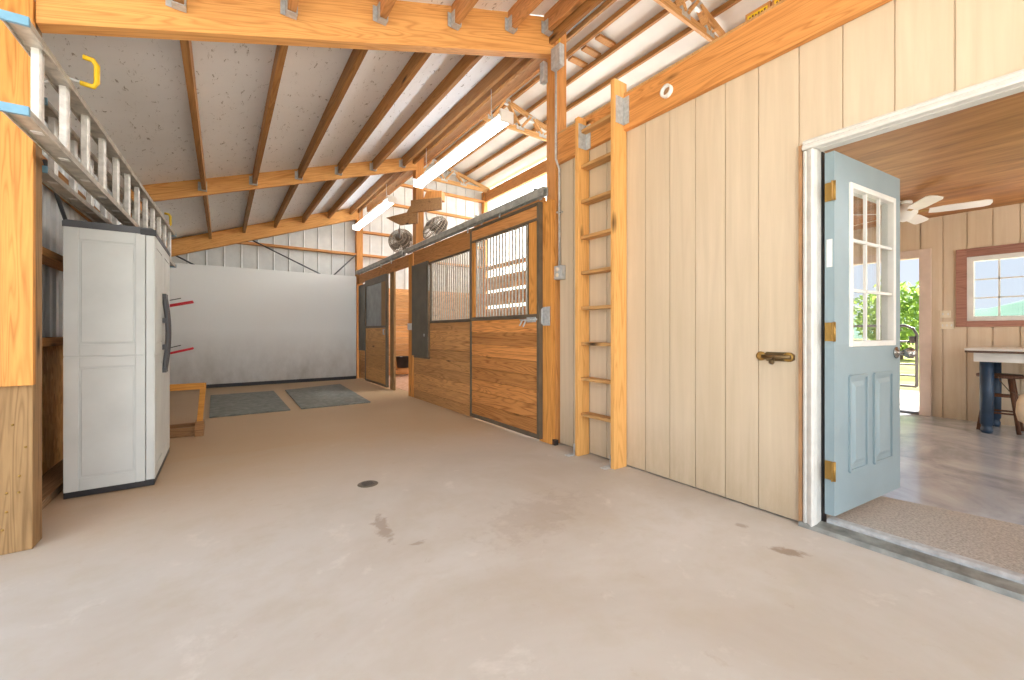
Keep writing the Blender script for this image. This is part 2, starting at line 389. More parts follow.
# roofs
m = MB()
m.prism([(-1.3,3.045-.345*1.3),(2.64,3.045+.345*2.64),(2.64,3.075+.345*2.64),(-1.3,3.075-.345*1.3)], 'y', 3.06, 9.99)
m.prism([(-1.3,3.15-.36*1.3),(2.64,3.15+.36*2.64),(2.64,3.18+.36*2.64),(-1.3,3.18-.36*1.3)], 'y', -1.6, 3.0)
struct(m.build('ceiling', M_liner, origin=(0,0,0)), 'scuffed white insulation lining under the low sloping roof', 'ceiling')
m = MB()
m.prism([(2.6,5.1),(4.35,5.545),(6.15,5.1),(6.15,5.13),(4.35,5.575),(2.6,5.13)], 'y', -1.6, 9.99)
struct(m.build('ceiling_upper', M_liner2, origin=(0,0,0)), 'white lining under the raised gable roof above the stalls', 'ceiling')

# ------------------------------------------------------------------ frame: posts, rafters, purlins, girts, trusses
def post(x0, x1, y0, y1, z1, label, mat=W_post, z0=0, name='post', grp=None):
    return tag(MB().box(x0,x1,y0,y1,z0,z1).build(name, mat, None, .004), label, 'post', grp)
# left front post with the board on it
p = thing('post', (-.86,3.07,0), 'nearest left post, orange board above darker nailed treated timber', 'post')
MB().box(-.975,-.765,3.02,3.15,0,2.72).build('treated_timber', W_treat, p, .004)
MB().box(-.98,-.755,2.985,3.02,.81,2.70).build('face_board', W_orange, p, .003)
for i in range(22):
    z = .08+random.random()*.68; x = -.95+random.random()*.17
    MB().lathe([(0,.004),(.005,.003),(.006,0)], (x,3.02,z), (0,-1,0), 8).build('nail_head', M_brass, p)
p['label'] = 'nearest left post, orange board above darker nailed treated timber'
post(-.93,-.79,6.45,6.59,2.62, 'left wall post behind the pale cabinet holding red racks')
post(-.93,-.79,9.80,9.94,2.60, 'left rear corner post beside the white panel')
post(2.60,2.74,2.985,3.12,4.93, 'tall post between the beige siding and the nearest stall door', W_post)
post(2.60,2.74,6.46,6.60,4.93, 'tall post between the two stalls carrying the dusty fans', W_post)
post(2.52,2.66,9.80,9.94,4.93, 'tall post at the right end of the white panel', W_post)
post(5.93,6.06,9.80,9.94,4.95, 'far right corner post under the upper roof', W_post)
post(5.81,5.945,6.56,6.69,4.62, 'outer wall post between the two stalls', W_post)

def rafter(x0, zb0, x1, zb1, y0, y1, dep, label):
    s = math.atan2(zb1-zb0, x1-x0)
    m = MB(); m.prism([(x0,zb0),(x1,zb1),(x1,zb1+dep),(x0,zb0+dep)], 'y', y0, y1)
    return tag(m.build('rafter_beam', W_beam, None, .004, roty=-s), label, 'beam', 'sloping roof beams')
rafter(-.752,2.587,2.60,3.726,3.0,3.09,.345, 'nearest broad orange sloping roof beam across the top')
rafter(-.90,2.535,2.60,3.727,6.42,6.46,.245, 'middle sloping roof beam ending at the fan post')
rafter(-.95,2.38,2.52,3.64,9.70,9.79,.30, 'farthest sloping roof beam above the white panel')

def purlin(x, y0, y1, zb, dep, label, grp, w=.04, mat=W_pur):
    return tag(MB().box(x-w/2,x+w/2,y0,y1,zb,zb+dep).build('purlin', mat, None, .003), label, 'roof purlin', grp)
XP = [-.19,.345,.88,1.40,1.90,2.36]
for i, x in enumerate(XP):
    purlin(x, 3.095, 6.415, 2.895+.345*x, .15, f'{ORD[i]} purlin from the left between nearest and middle roof beams', 'middle bay purlins', .045)
for i, x in enumerate(XP):
    purlin(x, 6.465, 9.695, 2.895+.345*x, .15, f'{ORD[i]} purlin from the left between middle and farthest roof beams', 'far bay purlins', .045)
for i, x in enumerate([-.2,.36,.94,1.53,2.08,2.49]):
    purlin(x, -1.6, 2.995, 2.975+.36*x, .175, f'{ORD[i]} purlin from the left overhead in front of the nearest beam', 'near bay purlins', .05, W_girty)
# hangers at the purlin ends
k = 0
for ys, xs, zf, who in ((2.99,[-.2,.36,.94,1.53,2.08,2.49],lambda x: 2.96+.36*x,'near face of the nearest'),(6.415,XP,lambda x: 2.885+.345*x,'near face of the middle')):
    for i, x in enumerate(xs):
        m = MB().box(x-.032,x-.026,ys-.06,ys,zf(x),zf(x)+.11).box(x+.026,x+.032,ys-.06,ys,zf(x),zf(x)+.11).box(x-.032,x+.032,ys-.06,ys,zf(x)-.002,zf(x)+.003)
        m.box(x-.06,x-.026,ys-.003,ys,zf(x),zf(x)+.11)
        tag(m.build('joist_hanger', M_galv), f'{ORD[i]} galvanized hanger from the left on {who} beam', 'hanger', 'purlin hangers')
# ledger boards along the top of the low roof
tag(MB().box(2.53,2.57,-1.6,9.8,3.80,3.99).build('ledger_board', W_pur, None, .003), 'long ledger board at the top edge of low roof, aisle side', 'board')
tag(MB().box(2.745,2.79,3.13,9.8,3.86,4.12).build('ledger_board', W_girty, None, .003), 'long ledger board on the stall side of the tall posts', 'board')
# near bay patch of ribbed sheet and the plank by the tall post
m = MB()
for i in range(6):
    x = 3.93+i*.045; z = 5.535-.25*(4.35-x)
    m.prism([(x,z-.006),(x+.034,z-.006+.0085),(x+.034,z+.0085),(x,z)], 'y', 3.9, 4.55)
tag(m.build('roof_sheet', paint('bare_roof_sheet', (206,220,230), .4, .03)), 'small patch of bare ribbed roof sheet near the ridge', 'sheet')
# girts
def girt(axis, a, b, fixed0, fixed1, z0, z1, label, grp):
    m = MB()
    if axis == 'x': m.box(a,b,fixed0,fixed1,z0,z1)
    else: m.box(fixed0,fixed1,a,b,z0,z1)
    return tag(m.build('girt', W_girtx if axis == 'x' else W_girty, None, .003), label, 'wall girt', grp)
for z, w in ((2.83,'lowest'),(3.37,'middle'),(4.13,'upper')):
    girt('x', 2.655, 5.935, 9.82, 9.93, z, z+.05, f'{w} wall girt on end wall above the stalls', 'end wall girts')
girt('x', -.79, 2.525, 9.82, 9.93, 2.83, 2.88, 'wall girt on end wall above the white panel', 'end wall girts')
girt('x', 2.655, 5.935, 9.82, 9.93, 4.66, 4.71, 'topmost wall girt on end wall under the last truss', 'end wall girts')
girt('y', 3.16, 6.44, -1.07, -.93, 1.56, 1.61, 'upper left wall girt running behind the pale cabinet', 'left wall girts')
girt('y', 3.16, 6.44, -1.07, -.93, .975, 1.03, 'lower left wall girt above the strand board', 'left wall girts')
girt('y', 3.16, 6.44, -1.07, -.93, 2.14, 2.19, 'top left wall girt behind the metal ladder', 'left wall girts')
girt('y', 6.61, 9.79, -1.07, -.93, 1.56, 1.61, 'far left wall girt between rear posts', 'left wall girts')
girt('y', 3.1, 9.79, 5.96, 6.06, 2.76, 2.87, 'outer stall wall girt above the boards', 'stall wall girts')
tag(MB().box(-1.065,-1.05,3.16,6.44,.05,.97).build('strand_board', M_osb), 'brown strand board sheet low on the left wall', 'board')
tag(MB().box(-1.06,-.885,3.16,6.44,0,.05).build('sill_board', W_sill, None, .004), 'weathered sill board on floor along left wall', 'board')
# eave beam
tag(MB().box(5.95,6.05,-1.2,9.79,4.66,4.94).build('eave_beam', W_girty, None, .004), 'long eave beam above the bright translucent wall', 'beam')
tag(MB().box(2.655,2.70,3.13,6.45,4.66,4.94).build('eave_beam', W_girty, None, .004), 'eave beam above low roof between tall posts', 'beam')
# trusses
def make_truss(y, label):
    t = thing('roof_truss', (4.35,y,4.86), label, 'roof truss', 'gable roof trusses')
    w = .04
    MB().box(2.70,6.0,y-w/2,y+w/2,4.90,5.00).build('bottom_chord', W_truss, t, .002)
    zt = lambda x: 5.45-.25*abs(x-4.35)
    for sgn in (-1,1):
        x0, x1 = 4.35, 4.35+sgn*1.7
        MB().prism([(x0,zt(x0)-.09),(x1,zt(x1)-.09),(x1,zt(x1)),(x0,zt(x0))], 'y', y-w/2, y+w/2).build('top_chord', W_truss, t, .002, roty=sgn*.245)
    for a, b in ((3.55,3.72),(4.0,3.78),(4.05,4.31),(4.65,4.39),(4.7,4.92),(5.2,4.98),(5.25,5.42)):
        MB().bar((a,y,5.0),(b,y,zt(b)-.06),w*.9,.085,(0,1,0)).build('web', W_truss, t)
    for x, z in ((4.35,5.38),(4.03,4.99),(4.67,4.99),(3.53,4.99),(5.22,4.99),(3.75,5.22),(4.95,5.22)):
        MB().box(x-.09,x+.09,y-w/2-.004,y+w/2+.004,z-.05,z+.06).build('gusset_plate', M_galv, t)
    return t
tr1 = make_truss(2.95, 'nearest gable roof truss above the beige siding wall')
dup(tr1, (0,3.45,0), 'middle gable roof truss beyond the long lamp')
dup(tr1, (0,6.75,0), 'farthest gable roof truss against the white end wall')
MX = [2.85,3.33,3.80,4.22,4.48,4.87,5.30,5.72]
for i, x in enumerate(MX):
    purlin(x, -1.6, 9.9, 5.455-.25*abs(x-4.35), .075, f'{ORD[i]} upper roof purlin from the aisle side', 'upper roof purlins', .045, W_pur)
for i, y in enumerate((4.24,4.53,4.82)):
    tag(MB().box(4.505,4.845,y-.05,y+.05,5.385,5.42).build('blocking', W_pur), f'{ORD[i]} short brown block between upper purlins from the front', 'block', 'roof blocks')
# braces on the end wall and the left wall
def rod(name, p, q, r, mat, label, cat, grp=None):
    return tag(MB().tube([p,q], r, 8).build(name, mat), label, cat, grp)
rod('brace_cable', (.35,9.806,2.98), (2.0,9.806,2.22), .014, M_dkgrey, 'long dark brace descending across end wall above white panel', 'brace')
rod('brace_cable', (2.5,9.80,2.83), (1.9,9.80,2.2), .014, M_dkgrey, 'short dark brace beside the right end of white panel', 'brace')
rod('brace_cable', (-.74,9.81,2.5), (-.2,9.81,2.2), .014, M_dkgrey, 'dark brace at left corner above white panel', 'brace')
rod('brace_cable', (-.90,3.75,2.13), (-.90,4.5,1.62), .012, M_dkgrey, 'dark diagonal brace on left wall above the cabinet', 'brace')

# white panel on the back
p = tag(MB().box(-.85,2.49,9.72,9.77,.07,2.33).build('wall_panel', M_panel, None, .004), 'big smooth white panel across the rear wall, grimy low down', 'panel')
MB().box(-.85,2.49,9.735,9.76,.0,.07).build('gap_fill', M_black, p)  # black fill standing in for the dark gap under the panel

# header over the siding
p = thing('header_beam', (2.64,.9,2.665), 'broad orange header beam above the beige siding', 'beam')
MB().box(2.595,2.638,-1.2,2.98,2.662,2.935).build('timber', W_beamy, p, .004)
MB().box(2.60,2.72,-1.2,2.98,2.936,2.955).build('plate_edge', W_truss, p)
p = thing('pipe_stub', (2.59,1.772,2.78), 'white plastic pipe end set in the orange header', 'pipe')
m = MB().lathe([(.030,0),(.030,.028),(.045,.028),(.045,0)], (2.596,1.772,2.78), (-1,0,0), 24); m.build('collar', M_pvc, p)
MB().lathe([(0,.002),(.030,.002)], (2.595,1.772,2.78), (-1,0,0), 24).build('bore', M_brownstrip, p)
for i, y in enumerate((1.26,1.10)):
    b = tag(MB().box(2.80,2.84,y-.075,y+.075,2.97,3.14).build('lumber_block', W_girty), ('lumber block with yellow tag above header, farther from door','lumber block with yellow tag above header, nearer the door')[i], 'block', 'tagged blocks')
    MB().box(2.796,2.80,y-.06,y+.06,3.06,3.12).build('yellow_tag', M_yellow, b)
    m = MB()
    for q in range(6): m.box(2.7945,2.7965,y-.05+q*.018,y-.04+q*.018,3.07+.004*(q%3),3.11-.006*(q%2))
    m.build('print', M_bronze, b)
m = MB()
for q in range(6): m.box(3.9+q*.1,3.95+q*.1,2.925,2.929,4.98+q*.055,5.01+q*.055)
m.build('paint_mark', M_plyblue, tr1)

# ------------------------------------------------------------------ stall fronts
def boards_y(m, x0, x1, y0, y1, z0, z1, h=.14):
    z = z0
    while z < z1-.01:
        e = min(z+h, z1); m.box(x0,x1,y0,y1,z+.0015,e-.0015); z = e
def boards_x(m, y0, y1, x0, x1, z0, z1, h=.14):
    z = z0
    while z < z1-.01:
        e = min(z+h, z1); m.box(x0,x1,y0,y1,z+.0015,e-.0015); z = e
# stall door 1
d = thing('stall_door', (2.52,3.8,.03), 'nearest sliding stall door, varnished boards below a barred window', 'stall door')
m = MB(); boards_y(m, 2.51,2.545,3.15,4.44,.07,1.205,.142); m.build('board_panel', W_doory, d, .002)
m = MB()
m.box(2.50,2.55,3.115,3.15,.03,2.33).box(2.50,2.55,4.44,4.475,.03,2.33).box(2.50,2.55,3.15,4.44,.03,.07)
m.box(2.50,2.55,3.15,4.44,1.205,1.245).box(2.50,2.55,3.15,4.44,2.30,2.33).box(2.50,2.55,3.15,4.44,2.155,2.18)
m.build('steel_frame', M_steel, d, .002)
MB().box(2.51,2.545,3.15,4.44,2.18,2.30).build('top_board', W_header, d, .002)
MB().box(2.51,2.545,3.155,3.285,1.245,2.155).build('side_board', W_orange, d, .002)
MB().box(2.51,2.545,4.375,4.44,1.245,2.155).build('side_board', W_orange, d, .002)
MB().box(2.505,2.548,3.285,3.30,1.245,2.155).build('grille_edge', M_steel, d)
NB = 17
b0 = MB().tube([(2.525,3.345,1.245),(2.525,3.345,2.155)], .0115, 8, cap=False).build('bar', M_bar, d)
for i in range(1, NB):
    c = b0.copy(); COL.objects.link(c); c.parent = d; c.location = b0.location+Vector((0,i*.0625,0)); WP[c] = WP[b0]+Vector((0,i*.0625,0))
m = MB().box(2.492,2.50,3.16,3.30,1.165,1.215).tube([(2.485,3.13,1.19),(2.485,3.40,1.19)], .009, 8).tube([(2.485,3.30,1.19),(2.455,3.31,1.12)], .008, 8).tube([(2.485,3.36,1.19),(2.455,3.37,1.13)], .008, 8)
m.build('bolt_latch', M_galv, d)
# latch plate on the jamb
m = MB().box(2.535,2.546,3.0,3.10,1.13,1.31)
m.prism([(3.10,1.14),(3.13,1.17),(3.14,1.22),(3.13,1.27),(3.10,1.30)], 'x', 2.525, 2.546)
tag(m.build('latch_plate', M_galv, None, .002), 'galvanized catch plate on jamb of the nearest stall door', 'latch')
jb = tag(MB().box(2.552,2.598,2.99,3.17,0,2.33).build('jamb_board', W_orange, None, .003), 'orange jamb board beside the nearest stall door', 'board', 'jamb boards')
tag(MB().box(2.56,2.60,2.945,2.985,0,.05).build('floor_guide', M_black), 'small black guide block on floor at stall jamb', 'guide')
# fixed panel 1
d = thing('stall_front', (2.57,5.45,0), 'fixed nearer stall front with barred window and charcoal feed panel', 'stall front')
m = MB(); boards_y(m, 2.555,2.595,4.48,6.44,.0,.68,.135); m.build('lower_boards', W_stally, d, .002)
m = MB(); boards_y(m, 2.555,2.595,4.48,5.80,.68,1.20,.135); m.build('upper_boards', W_stally, d, .002)
m = MB().box(2.55,2.60,4.476,4.50,.03,2.12).box(2.55,2.60,4.50,5.815,1.20,1.235).box(2.55,2.60,4.50,6.44,2.10,2.12).box(2.55,2.60,5.795,5.815,.66,2.10).box(2.55,2.60,5.815,6.44,.655,.685)
m.build('steel_frame', M_steel, d, .002)
b0 = MB().tube([(2.575,4.545,1.235),(2.575,4.545,2.10)], .0115, 8, cap=False).build('bar', M_bar, d)
for i in range(1, 20):
    c = b0.copy(); COL.objects.link(c); c.parent = d; c.location = b0.location+Vector((0,i*.0635,0)); WP[c] = WP[b0]+Vector((0,i*.0635,0))
fp = MB().box(2.515,2.55,5.82,6.43,.69,2.14).build('feed_panel', M_feed, d, .006)
MB().box(2.508,2.516,5.90,5.93,1.0,1.04).build('knob', M_galv, fp)
MB().box(2.556,2.596,4.48,6.44,2.12,2.37).build('header_board', W_header, d, .003)
tag(MB().box(2.556,2.596,3.12,4.47,2.335,2.385).build('header_board', W_header, None, .003), 'thin header board above the nearest stall door', 'board')
tag(MB().box(2.55,2.598,6.47,6.66,0,2.36).build('jamb_board', W_orange, None, .003), 'orange jamb board between charcoal feed panel and far stall opening', 'board', 'jamb boards')
tag(MB().box(2.537,2.549,6.50,6.67,1.10,1.21).build('latch_plate', M_white, None, .002), 'white catch plate on jamb between the stalls', 'latch')
# stall 2: open doorway, jamb, slid-back door, fixed panel
tag(MB().box(2.56,2.60,7.42,7.62,0,2.36).build('jamb_board', W_treat, None, .003), 'darker jamb board on far side of open stall doorway', 'board', 'jamb boards')
d = thing('stall_door', (2.52,8.35,.03), 'far stall door slid open, plain boards below a grey window', 'stall door')
m = MB(); boards_y(m, 2.51,2.545,7.70,9.03,.07,1.15,.27); m.build('board_panel', W_door2, d, .002)
m = MB().box(2.50,2.55,7.66,7.70,.03,2.16).box(2.50,2.55,9.03,9.06,.03,2.16).box(2.50,2.55,7.70,9.03,.03,.07).box(2.50,2.55,7.70,9.03,1.15,1.19).box(2.50,2.55,7.70,9.03,2.03,2.16)
m.build('steel_frame', M_steel, d, .002)
MB().box(2.51,2.54,7.70,7.98,1.19,2.03).build('side_board', W_treat, d, .002)
MB().box(2.52,2.535,7.98,9.03,1.19,2.03).build('window_panel', M_meshp, d)
MB().tube([(2.47,7.74,1.02),(2.47,7.74,1.12)], .01, 8).box(2.47,2.50,7.73,7.75,1.02,1.035).box(2.47,2.50,7.73,7.75,1.105,1.12).build('pull', M_galv, d)
d = thing('stall_front', (2.57,9.4,0), 'fixed far stall front with charcoal panel beside the white wall', 'stall front')
m = MB(); boards_y(m, 2.555,2.595,9.07,9.72,.03,.66,.135); m.build('lower_boards', W_stally, d, .002)
MB().box(2.53,2.55,9.10,9.68,.66,2.10).build('feed_panel', M_feed, d, .005)
m = MB().box(2.55,2.60,9.07,9.10,.03,2.12).box(2.55,2.60,9.68,9.71,.03,2.12).box(2.55,2.60,9.10,9.68,2.10,2.12); m.build('steel_frame', M_steel, d)
tag(MB().box(2.556,2.596,6.67,9.79,2.17,2.37).build('header_board', W_header, None, .003), 'header board above the open far stall doorway', 'board')
# tracks
def track(y0, y1, label):
    t = thing('door_track', (2.51,(y0+y1)/2,2.37), label, 'sliding door track', 'stall door tracks')
    MB().prism([(2.475,2.375),(2.485,2.365),(2.49,2.375),(2.49,2.43),(2.53,2.43),(2.53,2.375),(2.535,2.365),(2.545,2.375),(2.545,2.44),(2.535,2.45),(2.485,2.45),(2.475,2.44)], 'y', y0, y1).build('rail', M_track, t)
    for k in range(4):
        y = y0+.12+(y1-y0-.24)*k/3
        MB().box(2.47,2.555,y-.02,y+.02,2.45,2.456).box(2.55,2.556,y-.02,y+.02,2.36,2.456).build('bracket', M_galv, t)
    for k in (.22,.42):
        y = y0+(y1-y0)*k
        MB().tube([(2.515,y,2.40),(2.515,y,2.31)], .01, 8).build('hanger_bolt', M_galv, t)
track(3.03, 6.66, 'steel sliding door track over the nearest stall')
track(6.76, 9.76, 'steel sliding door track over the far stall')
# stall inside
m = MB(); boards_x(m, 6.51,6.55,2.75,5.92,.02,1.30); tag(m.build('partition_wall', W_stallx, None, .002), 'board partition between the two stalls', 'partition')
m = MB(); boards_x(m, 9.84,9.88,2.68,5.9,.02,2.12,.15)
# keep girts clear
tag(m.build('kick_boards', W_stallx, None, .002), 'orange boards lining rear of the far stall', 'boards')
m = MB()
for a, b in ((.02,1.70),(1.78,2.13),(2.20,2.56)): boards_y(m, 5.98,6.03,3.2,9.78,a,b,.16)
tag(m.build('kick_boards', W_stally, None, .002), 'boards with bright gaps lining outer wall of the stalls', 'boards')
m = MB(); m.lathe([(.0,0),(.15,0),(.185,.25),(.195,.26),(.185,.255),(.15,.03),(0,.03)], (3.55,9.58,.22), (0,0,1), 28)
t = thing('feed_tub', (3.55,9.58,.22), 'black tub hanging low at rear of the far stall', 'tub'); m.build('tub', M_black, t)
MB().box(3.5,3.6,9.76,9.84,.40,.47).build('hook', M_galv, t)
m = MB().box(2.75,2.79,2.985,2.99,0,.1)

# ------------------------------------------------------------------ wood ladder on the siding
L = thing('wall_ladder', (2.56,2.4,0), 'built-in pine ladder fixed upright to the beige siding', 'ladder')
MB().box(2.488,2.632,2.165,2.205,0,3.04).build('rail', W_lad, L, .003)
MB().box(2.500,2.632,2.575,2.615,0,2.92).build('rail', W_lad, L, .003)
r0 = MB().box(2.53,2.62,2.205,2.575,.345,.372).build('rung', W_rung, L, .003)
for i in range(1, 9):
    c = r0.copy(); COL.objects.link(c); c.parent = L; c.location = r0.location+Vector((0,0,i*.3048)); WP[c] = WP[r0]+Vector((0,0,i*.3048))
for y, z in ((2.145,2.70),(2.555,2.65)):
    MB().box(2.585,2.594,y-.035,y+.02,z,z+.21).box(2.50,2.594,y+.014,y+.019,z,z+.21).build('upper_bracket', M_galv, L)
for y in (2.215,2.625):
    MB().box(2.49,2.58,y-.005,y+.0,0.0,.10).box(2.43,2.53,y-.005,y+.045,0,.005).build('foot_bracket', M_galv, L)

# ------------------------------------------------------------------ conduit, boxes
c = thing('conduit', (2.62,2.95,1.7), 'thin steel conduit running down siding beside the tall post', 'conduit')
MB().tube([(2.618,2.952,1.69),(2.618,2.952,2.62),(2.575,2.952,2.70),(2.575,2.952,3.58)], .011, 10).build('pipe', M_galv, c)
MB().box(2.605,2.64,2.925,2.980,2.2,2.215).build('strap', M_galv, c)
c = thing('outlet_box', (2.61,2.92,1.57), 'grey outlet box at lower end of the conduit', 'outlet box')
MB().box(2.585,2.64,2.885,3.0,1.565,1.695).build('box', M_galv, c, .006)
for z in (1.605,1.658): MB().lathe([(0,.006),(.019,.006),(.021,0)], (2.585,2.945,z), (-1,0,0), 16).build('socket', M_switch, c)
c = tag(MB().box(2.54,2.60,2.86,2.985,3.54,3.74).build('junction_box', M_galv, None, .006), 'grey junction box high on the tall post', 'junction box')
tag(MB().box(2.545,2.60,3.10,3.16,3.50,3.70).build('junction_box', M_galv, None, .006), 'small grey box behind nearest roof beam on tall post', 'junction box')
tag(MB().tube([(2.585,2.92,3.74),(2.60,2.92,3.9),(2.60,2.94,4.0),(2.63,2.95,4.12)], .007, 6).build('cable', M_yellow), 'yellow cable rising from the junction box to the roof', 'cable')

# ------------------------------------------------------------------ casing, door, threshold
t = thing('trim_1', (2.63,.4,0), 'white painted casing around the open doorway', 'door casing', None, 'structure')
def casing_prof(a, b):      # stepped profile across the width
    s = 1 if b > a else -1; w = abs(b-a)
    return [(2.64,a),(2.622,a),(2.615,a+s*.012),(2.622,a+s*.02),(2.612,a+s*w*.5),(2.606,a+s*w*.75),(2.61,b-s*.006),(2.64,b)]
MB().prism(casing_prof(.945,.885), 'z', 0, 2.062).build('side_casing', M_whiteold, t, .002)
MB().prism(casing_prof(-.14,-.08), 'z', 0, 2.062).build('side_casing', M_whiteold, t, .002)
pr = [(x, 2.122-(.945-y)) for x, y in casing_prof(.945,.885)]
m = MB(); vs = []
n_ = len(pr)
m.prism([(x,z) for x, z in pr], 'y', -.14, .945); m.build('head_casing', M_whiteold, t, .002)
MB().box(2.70,2.76,.879,.884,0,2.06).build('gap_shade', M_black, t)  # black strip painting the shade in the hinge-side gap
MB().box(2.64,2.76,.885,.90,0,2.075).build('jamb', M_whiteold, t)
MB().box(2.64,2.80,-.08,-.058,0,2.075).build('jamb', M_whiteold, t)
MB().box(2.64,2.70,-.08,.880,2.06,2.075).build('head_jamb', M_whiteold, t)
MB().box(2.618,2.636,.948,.964,0.01,2.10).build('brown_strip', M_brownstrip, t)
t = thing('threshold', (2.7,.4,0), 'worn grey metal threshold at the open doorway', 'threshold')
MB().prism([(2.60,0),(2.61,.022),(2.68,.030),(2.70,.030),(2.70,0)], 'y', -.16, .96).build('outer_step', M_thres, t)
MB().prism([(2.70,0),(2.70,.04),(2.715,.05),(2.76,.05),(2.80,.012),(2.80,0)], 'y', -.06, .86).build('raised_sill', M_galv, t)

# blue door, hinged at the left jamb and swung into the room
hx, hy = 2.689, .865
ang = math.atan2(.736-.82, 3.51-2.685)
Md = Matrix.Translation((hx,hy,0)) @ Matrix.Rotation(ang, 4, 'Z')
d = thing('door_1', (hx,hy,.03), 'blue grey door with nine panes swung open into the room', 'door', None, 'structure')
DW = .850; T0, T1 = -.045, 0.0      # face toward the camera at T0
def L_(m): return m.xf(Md)
def frame_slab():
    m = MB()
    a0, a1, b0_, b1_ = .178, .748, 1.000, 1.888
    m.box(0,DW,T0,T1,.08,b0_).box(0,DW,T0,T1,b1_,2.042).box(0,a0,T0,T1,b0_,b1_).box(a1,DW,T0,T1,b0_,b1_)
    for x0, x1 in ((.165,.375),(.47,.715)):       # raised lower panels
        z0, z1 = .295,.82
        m.prism([(x0,z0),(x1,z0),(x1,z1),(x0,z1)], 'y', T0-.001, T0)
        for (p0, p1) in (((x0,z0),(x1,z0)),((x1,z0),(x1,z1)),((x1,z1),(x0,z1)),((x0,z1),(x0,z0))):
            m.bar((p0[0],T0-.003,p0[1]),(p1[0],T0-.003,p1[1]),.016,.014,(0,1,0))
        q = .055
        m.add([(x0+.03,T0-.001,z0+.03),(x1-.03,T0-.001,z0+.03),(x1-.03,T0-.001,z1-.03),(x0+.03,T0-.001,z1-.03),
               (x0+q,T0-.010,z0+q),(x1-q,T0-.010,z0+q),(x1-q,T0-.010,z1-q),(x0+q,T0-.010,z1-q)],
              [(0,1,5,4),(1,2,6,5),(2,3,7,6),(3,0,4,7),(4,5,6,7)])
    return m
L_(frame_slab()).build('slab', M_bluedoor, d)
m = MB(); a0, a1, b0_, b1_ = .178,.748,1.000,1.888
for (x0,x1,z0,z1) in ((a0-.014,a0+.018,b0_-.014,b1_+.014),(a1-.018,a1+.014,b0_-.014,b1_+.014),(a0+.018,a1-.018,b0_-.014,b0_+.018),(a0+.018,a1-.018,b1_-.018,b1_+.014)):
    m.box(x0,x1,T0-.010,T1+.010,z0,z1)
wf = L_(m).build('window_frame', M_white, d, .004)
m = MB()
for k in (1,2):
    x = a0+.022+(a1-a0-.044)*k/3; m.box(x-.008,x+.008,T0-.002,T0+.012,b0_+.022,b1_-.022)
    z = b0_+.022+(b1_-b0_-.044)*k/3; m.box(a0+.022,a1-.022,T0-.002,T0+.012,z-.008,z+.008)
L_(m).build('grille', M_white, wf)
L_(MB().box(a0+.02,a1-.02,-.025,-.020,b0_+.02,b1_-.02)).build('glass', M_glass, wf)
for z in (1.826,1.07,.322):
    m = MB().box(-.004,0.0,-.040,-.002,z-.05,z+.05).tube([(-.008,-.048,z-.052),(-.008,-.048,z+.052)], .0075, 10)
    m.box(-.034,-.003,-.048,-.044,z-.05,z+.05)
    L_(m).build('hinge', M_brass, d)
L_(MB().box(-.003,0,-.036,-.010,1.42,1.57)).build('edge_label', M_white, d)
kb = MB().lathe([(.0,0),(.036,0),(.036,.007),(.014,.014),(.013,.035),(.022,.042),(.033,.060),(.031,.082),(.014,.094),(0,.095)], (.785,T0,.94), (0,-1,0), 24)
L_(kb).build('knob', M_nickel, d)
L_(MB().lathe([(.0,0),(.026,0),(.026,.005),(.012,.012),(0,.013)], (.825,T0,1.08), (0,-1,0), 20)).build('deadbolt', M_nickel, d) if False else None

# door hold-back latch on the siding
t = thing('slide_latch', (2.63,1.07,.92), 'aged bronze bolt latch on siding left of the doorway', 'latch')
MB().prism([(1.005,.900),(1.135,.900),(1.145,.912),(1.145,.94),(1.135,.952),(1.005,.952),(.988,.94),(.988,.912)], 'x', 2.628, 2.6395).build('back_plate', M_bronze, t, .002)
MB().tube([(2.612,1.0,.926),(2.612,1.15,.926)], .012, 10).build('bolt', M_bronze, t)
MB().lathe([(.006,0),(.008,.02),(.014,.03),(.014,.042),(0,.046)], (2.606,1.085,.92), (-.7,0,-.6), 14).build('bolt_knob', M_bronze, t)
for y in (1.165,1.02):
    MB().lathe([(.026,0),(.027,.012),(.015,.020),(.007,.015),(0,.015)], (2.6395,y,.926), (-1,0,0), 18).build('rosette', M_brass, t)

# rug inside the doorway (flat loop mat)
tag(MB().prism([(2.81,-1.2),(3.68,-1.2),(3.60,.24),(3.49,.82),(3.48,1.0),(2.81,1.0)], 'z', 0, .009).build('rug', M_rug, None, .003), 'flat grey brown loop rug inside the doorway', 'rug')

# ------------------------------------------------------------------ the room beyond
RX = 7.37
M_trim2 = paint('pinkish_trim', (220,198,182), .5, .03)
m = MB(); y = 2.96
redge = []
while y > -4.5: redge.append(y); y -= .203
redge.append(-4.5)
def rspan(a, b):
    out = [(0,2.55)]
    cuts = []
    if b > 1.34 and a < 2.24: cuts.append((1.34,2.24,0,2.03))
    if b > -.36 and a < .97: cuts.append((-.36,.97,1.19,2.0))
    return cuts
ys = sorted(set([round(v,3) for v in redge]+[1.34,2.24,-.36,.97]))
for a, b in zip(ys[:-1], ys[1:]):
    ga = .0065 if any(abs(a-v) < .002 for v in redge) else 0; gb = .0065 if any(abs(b-v) < .002 for v in redge) else 0
    spans = [(0,2.52)]
    if a >= 1.339 and b <= 2.241: spans = [(2.03,2.52)]
    elif a >= -.361 and b <= .971: spans = [(0,1.19),(2.0,2.52)]
    for z0, z1 in spans:
        m.box(RX, RX+.02, a+ga, b-gb, z0, z1); m.box(RX+.01, RX+.12, a, b, z0, z1)
struct(m.build('wall_room_far', M_siding2), 'beige grooved far wall of the room with window', 'wall')
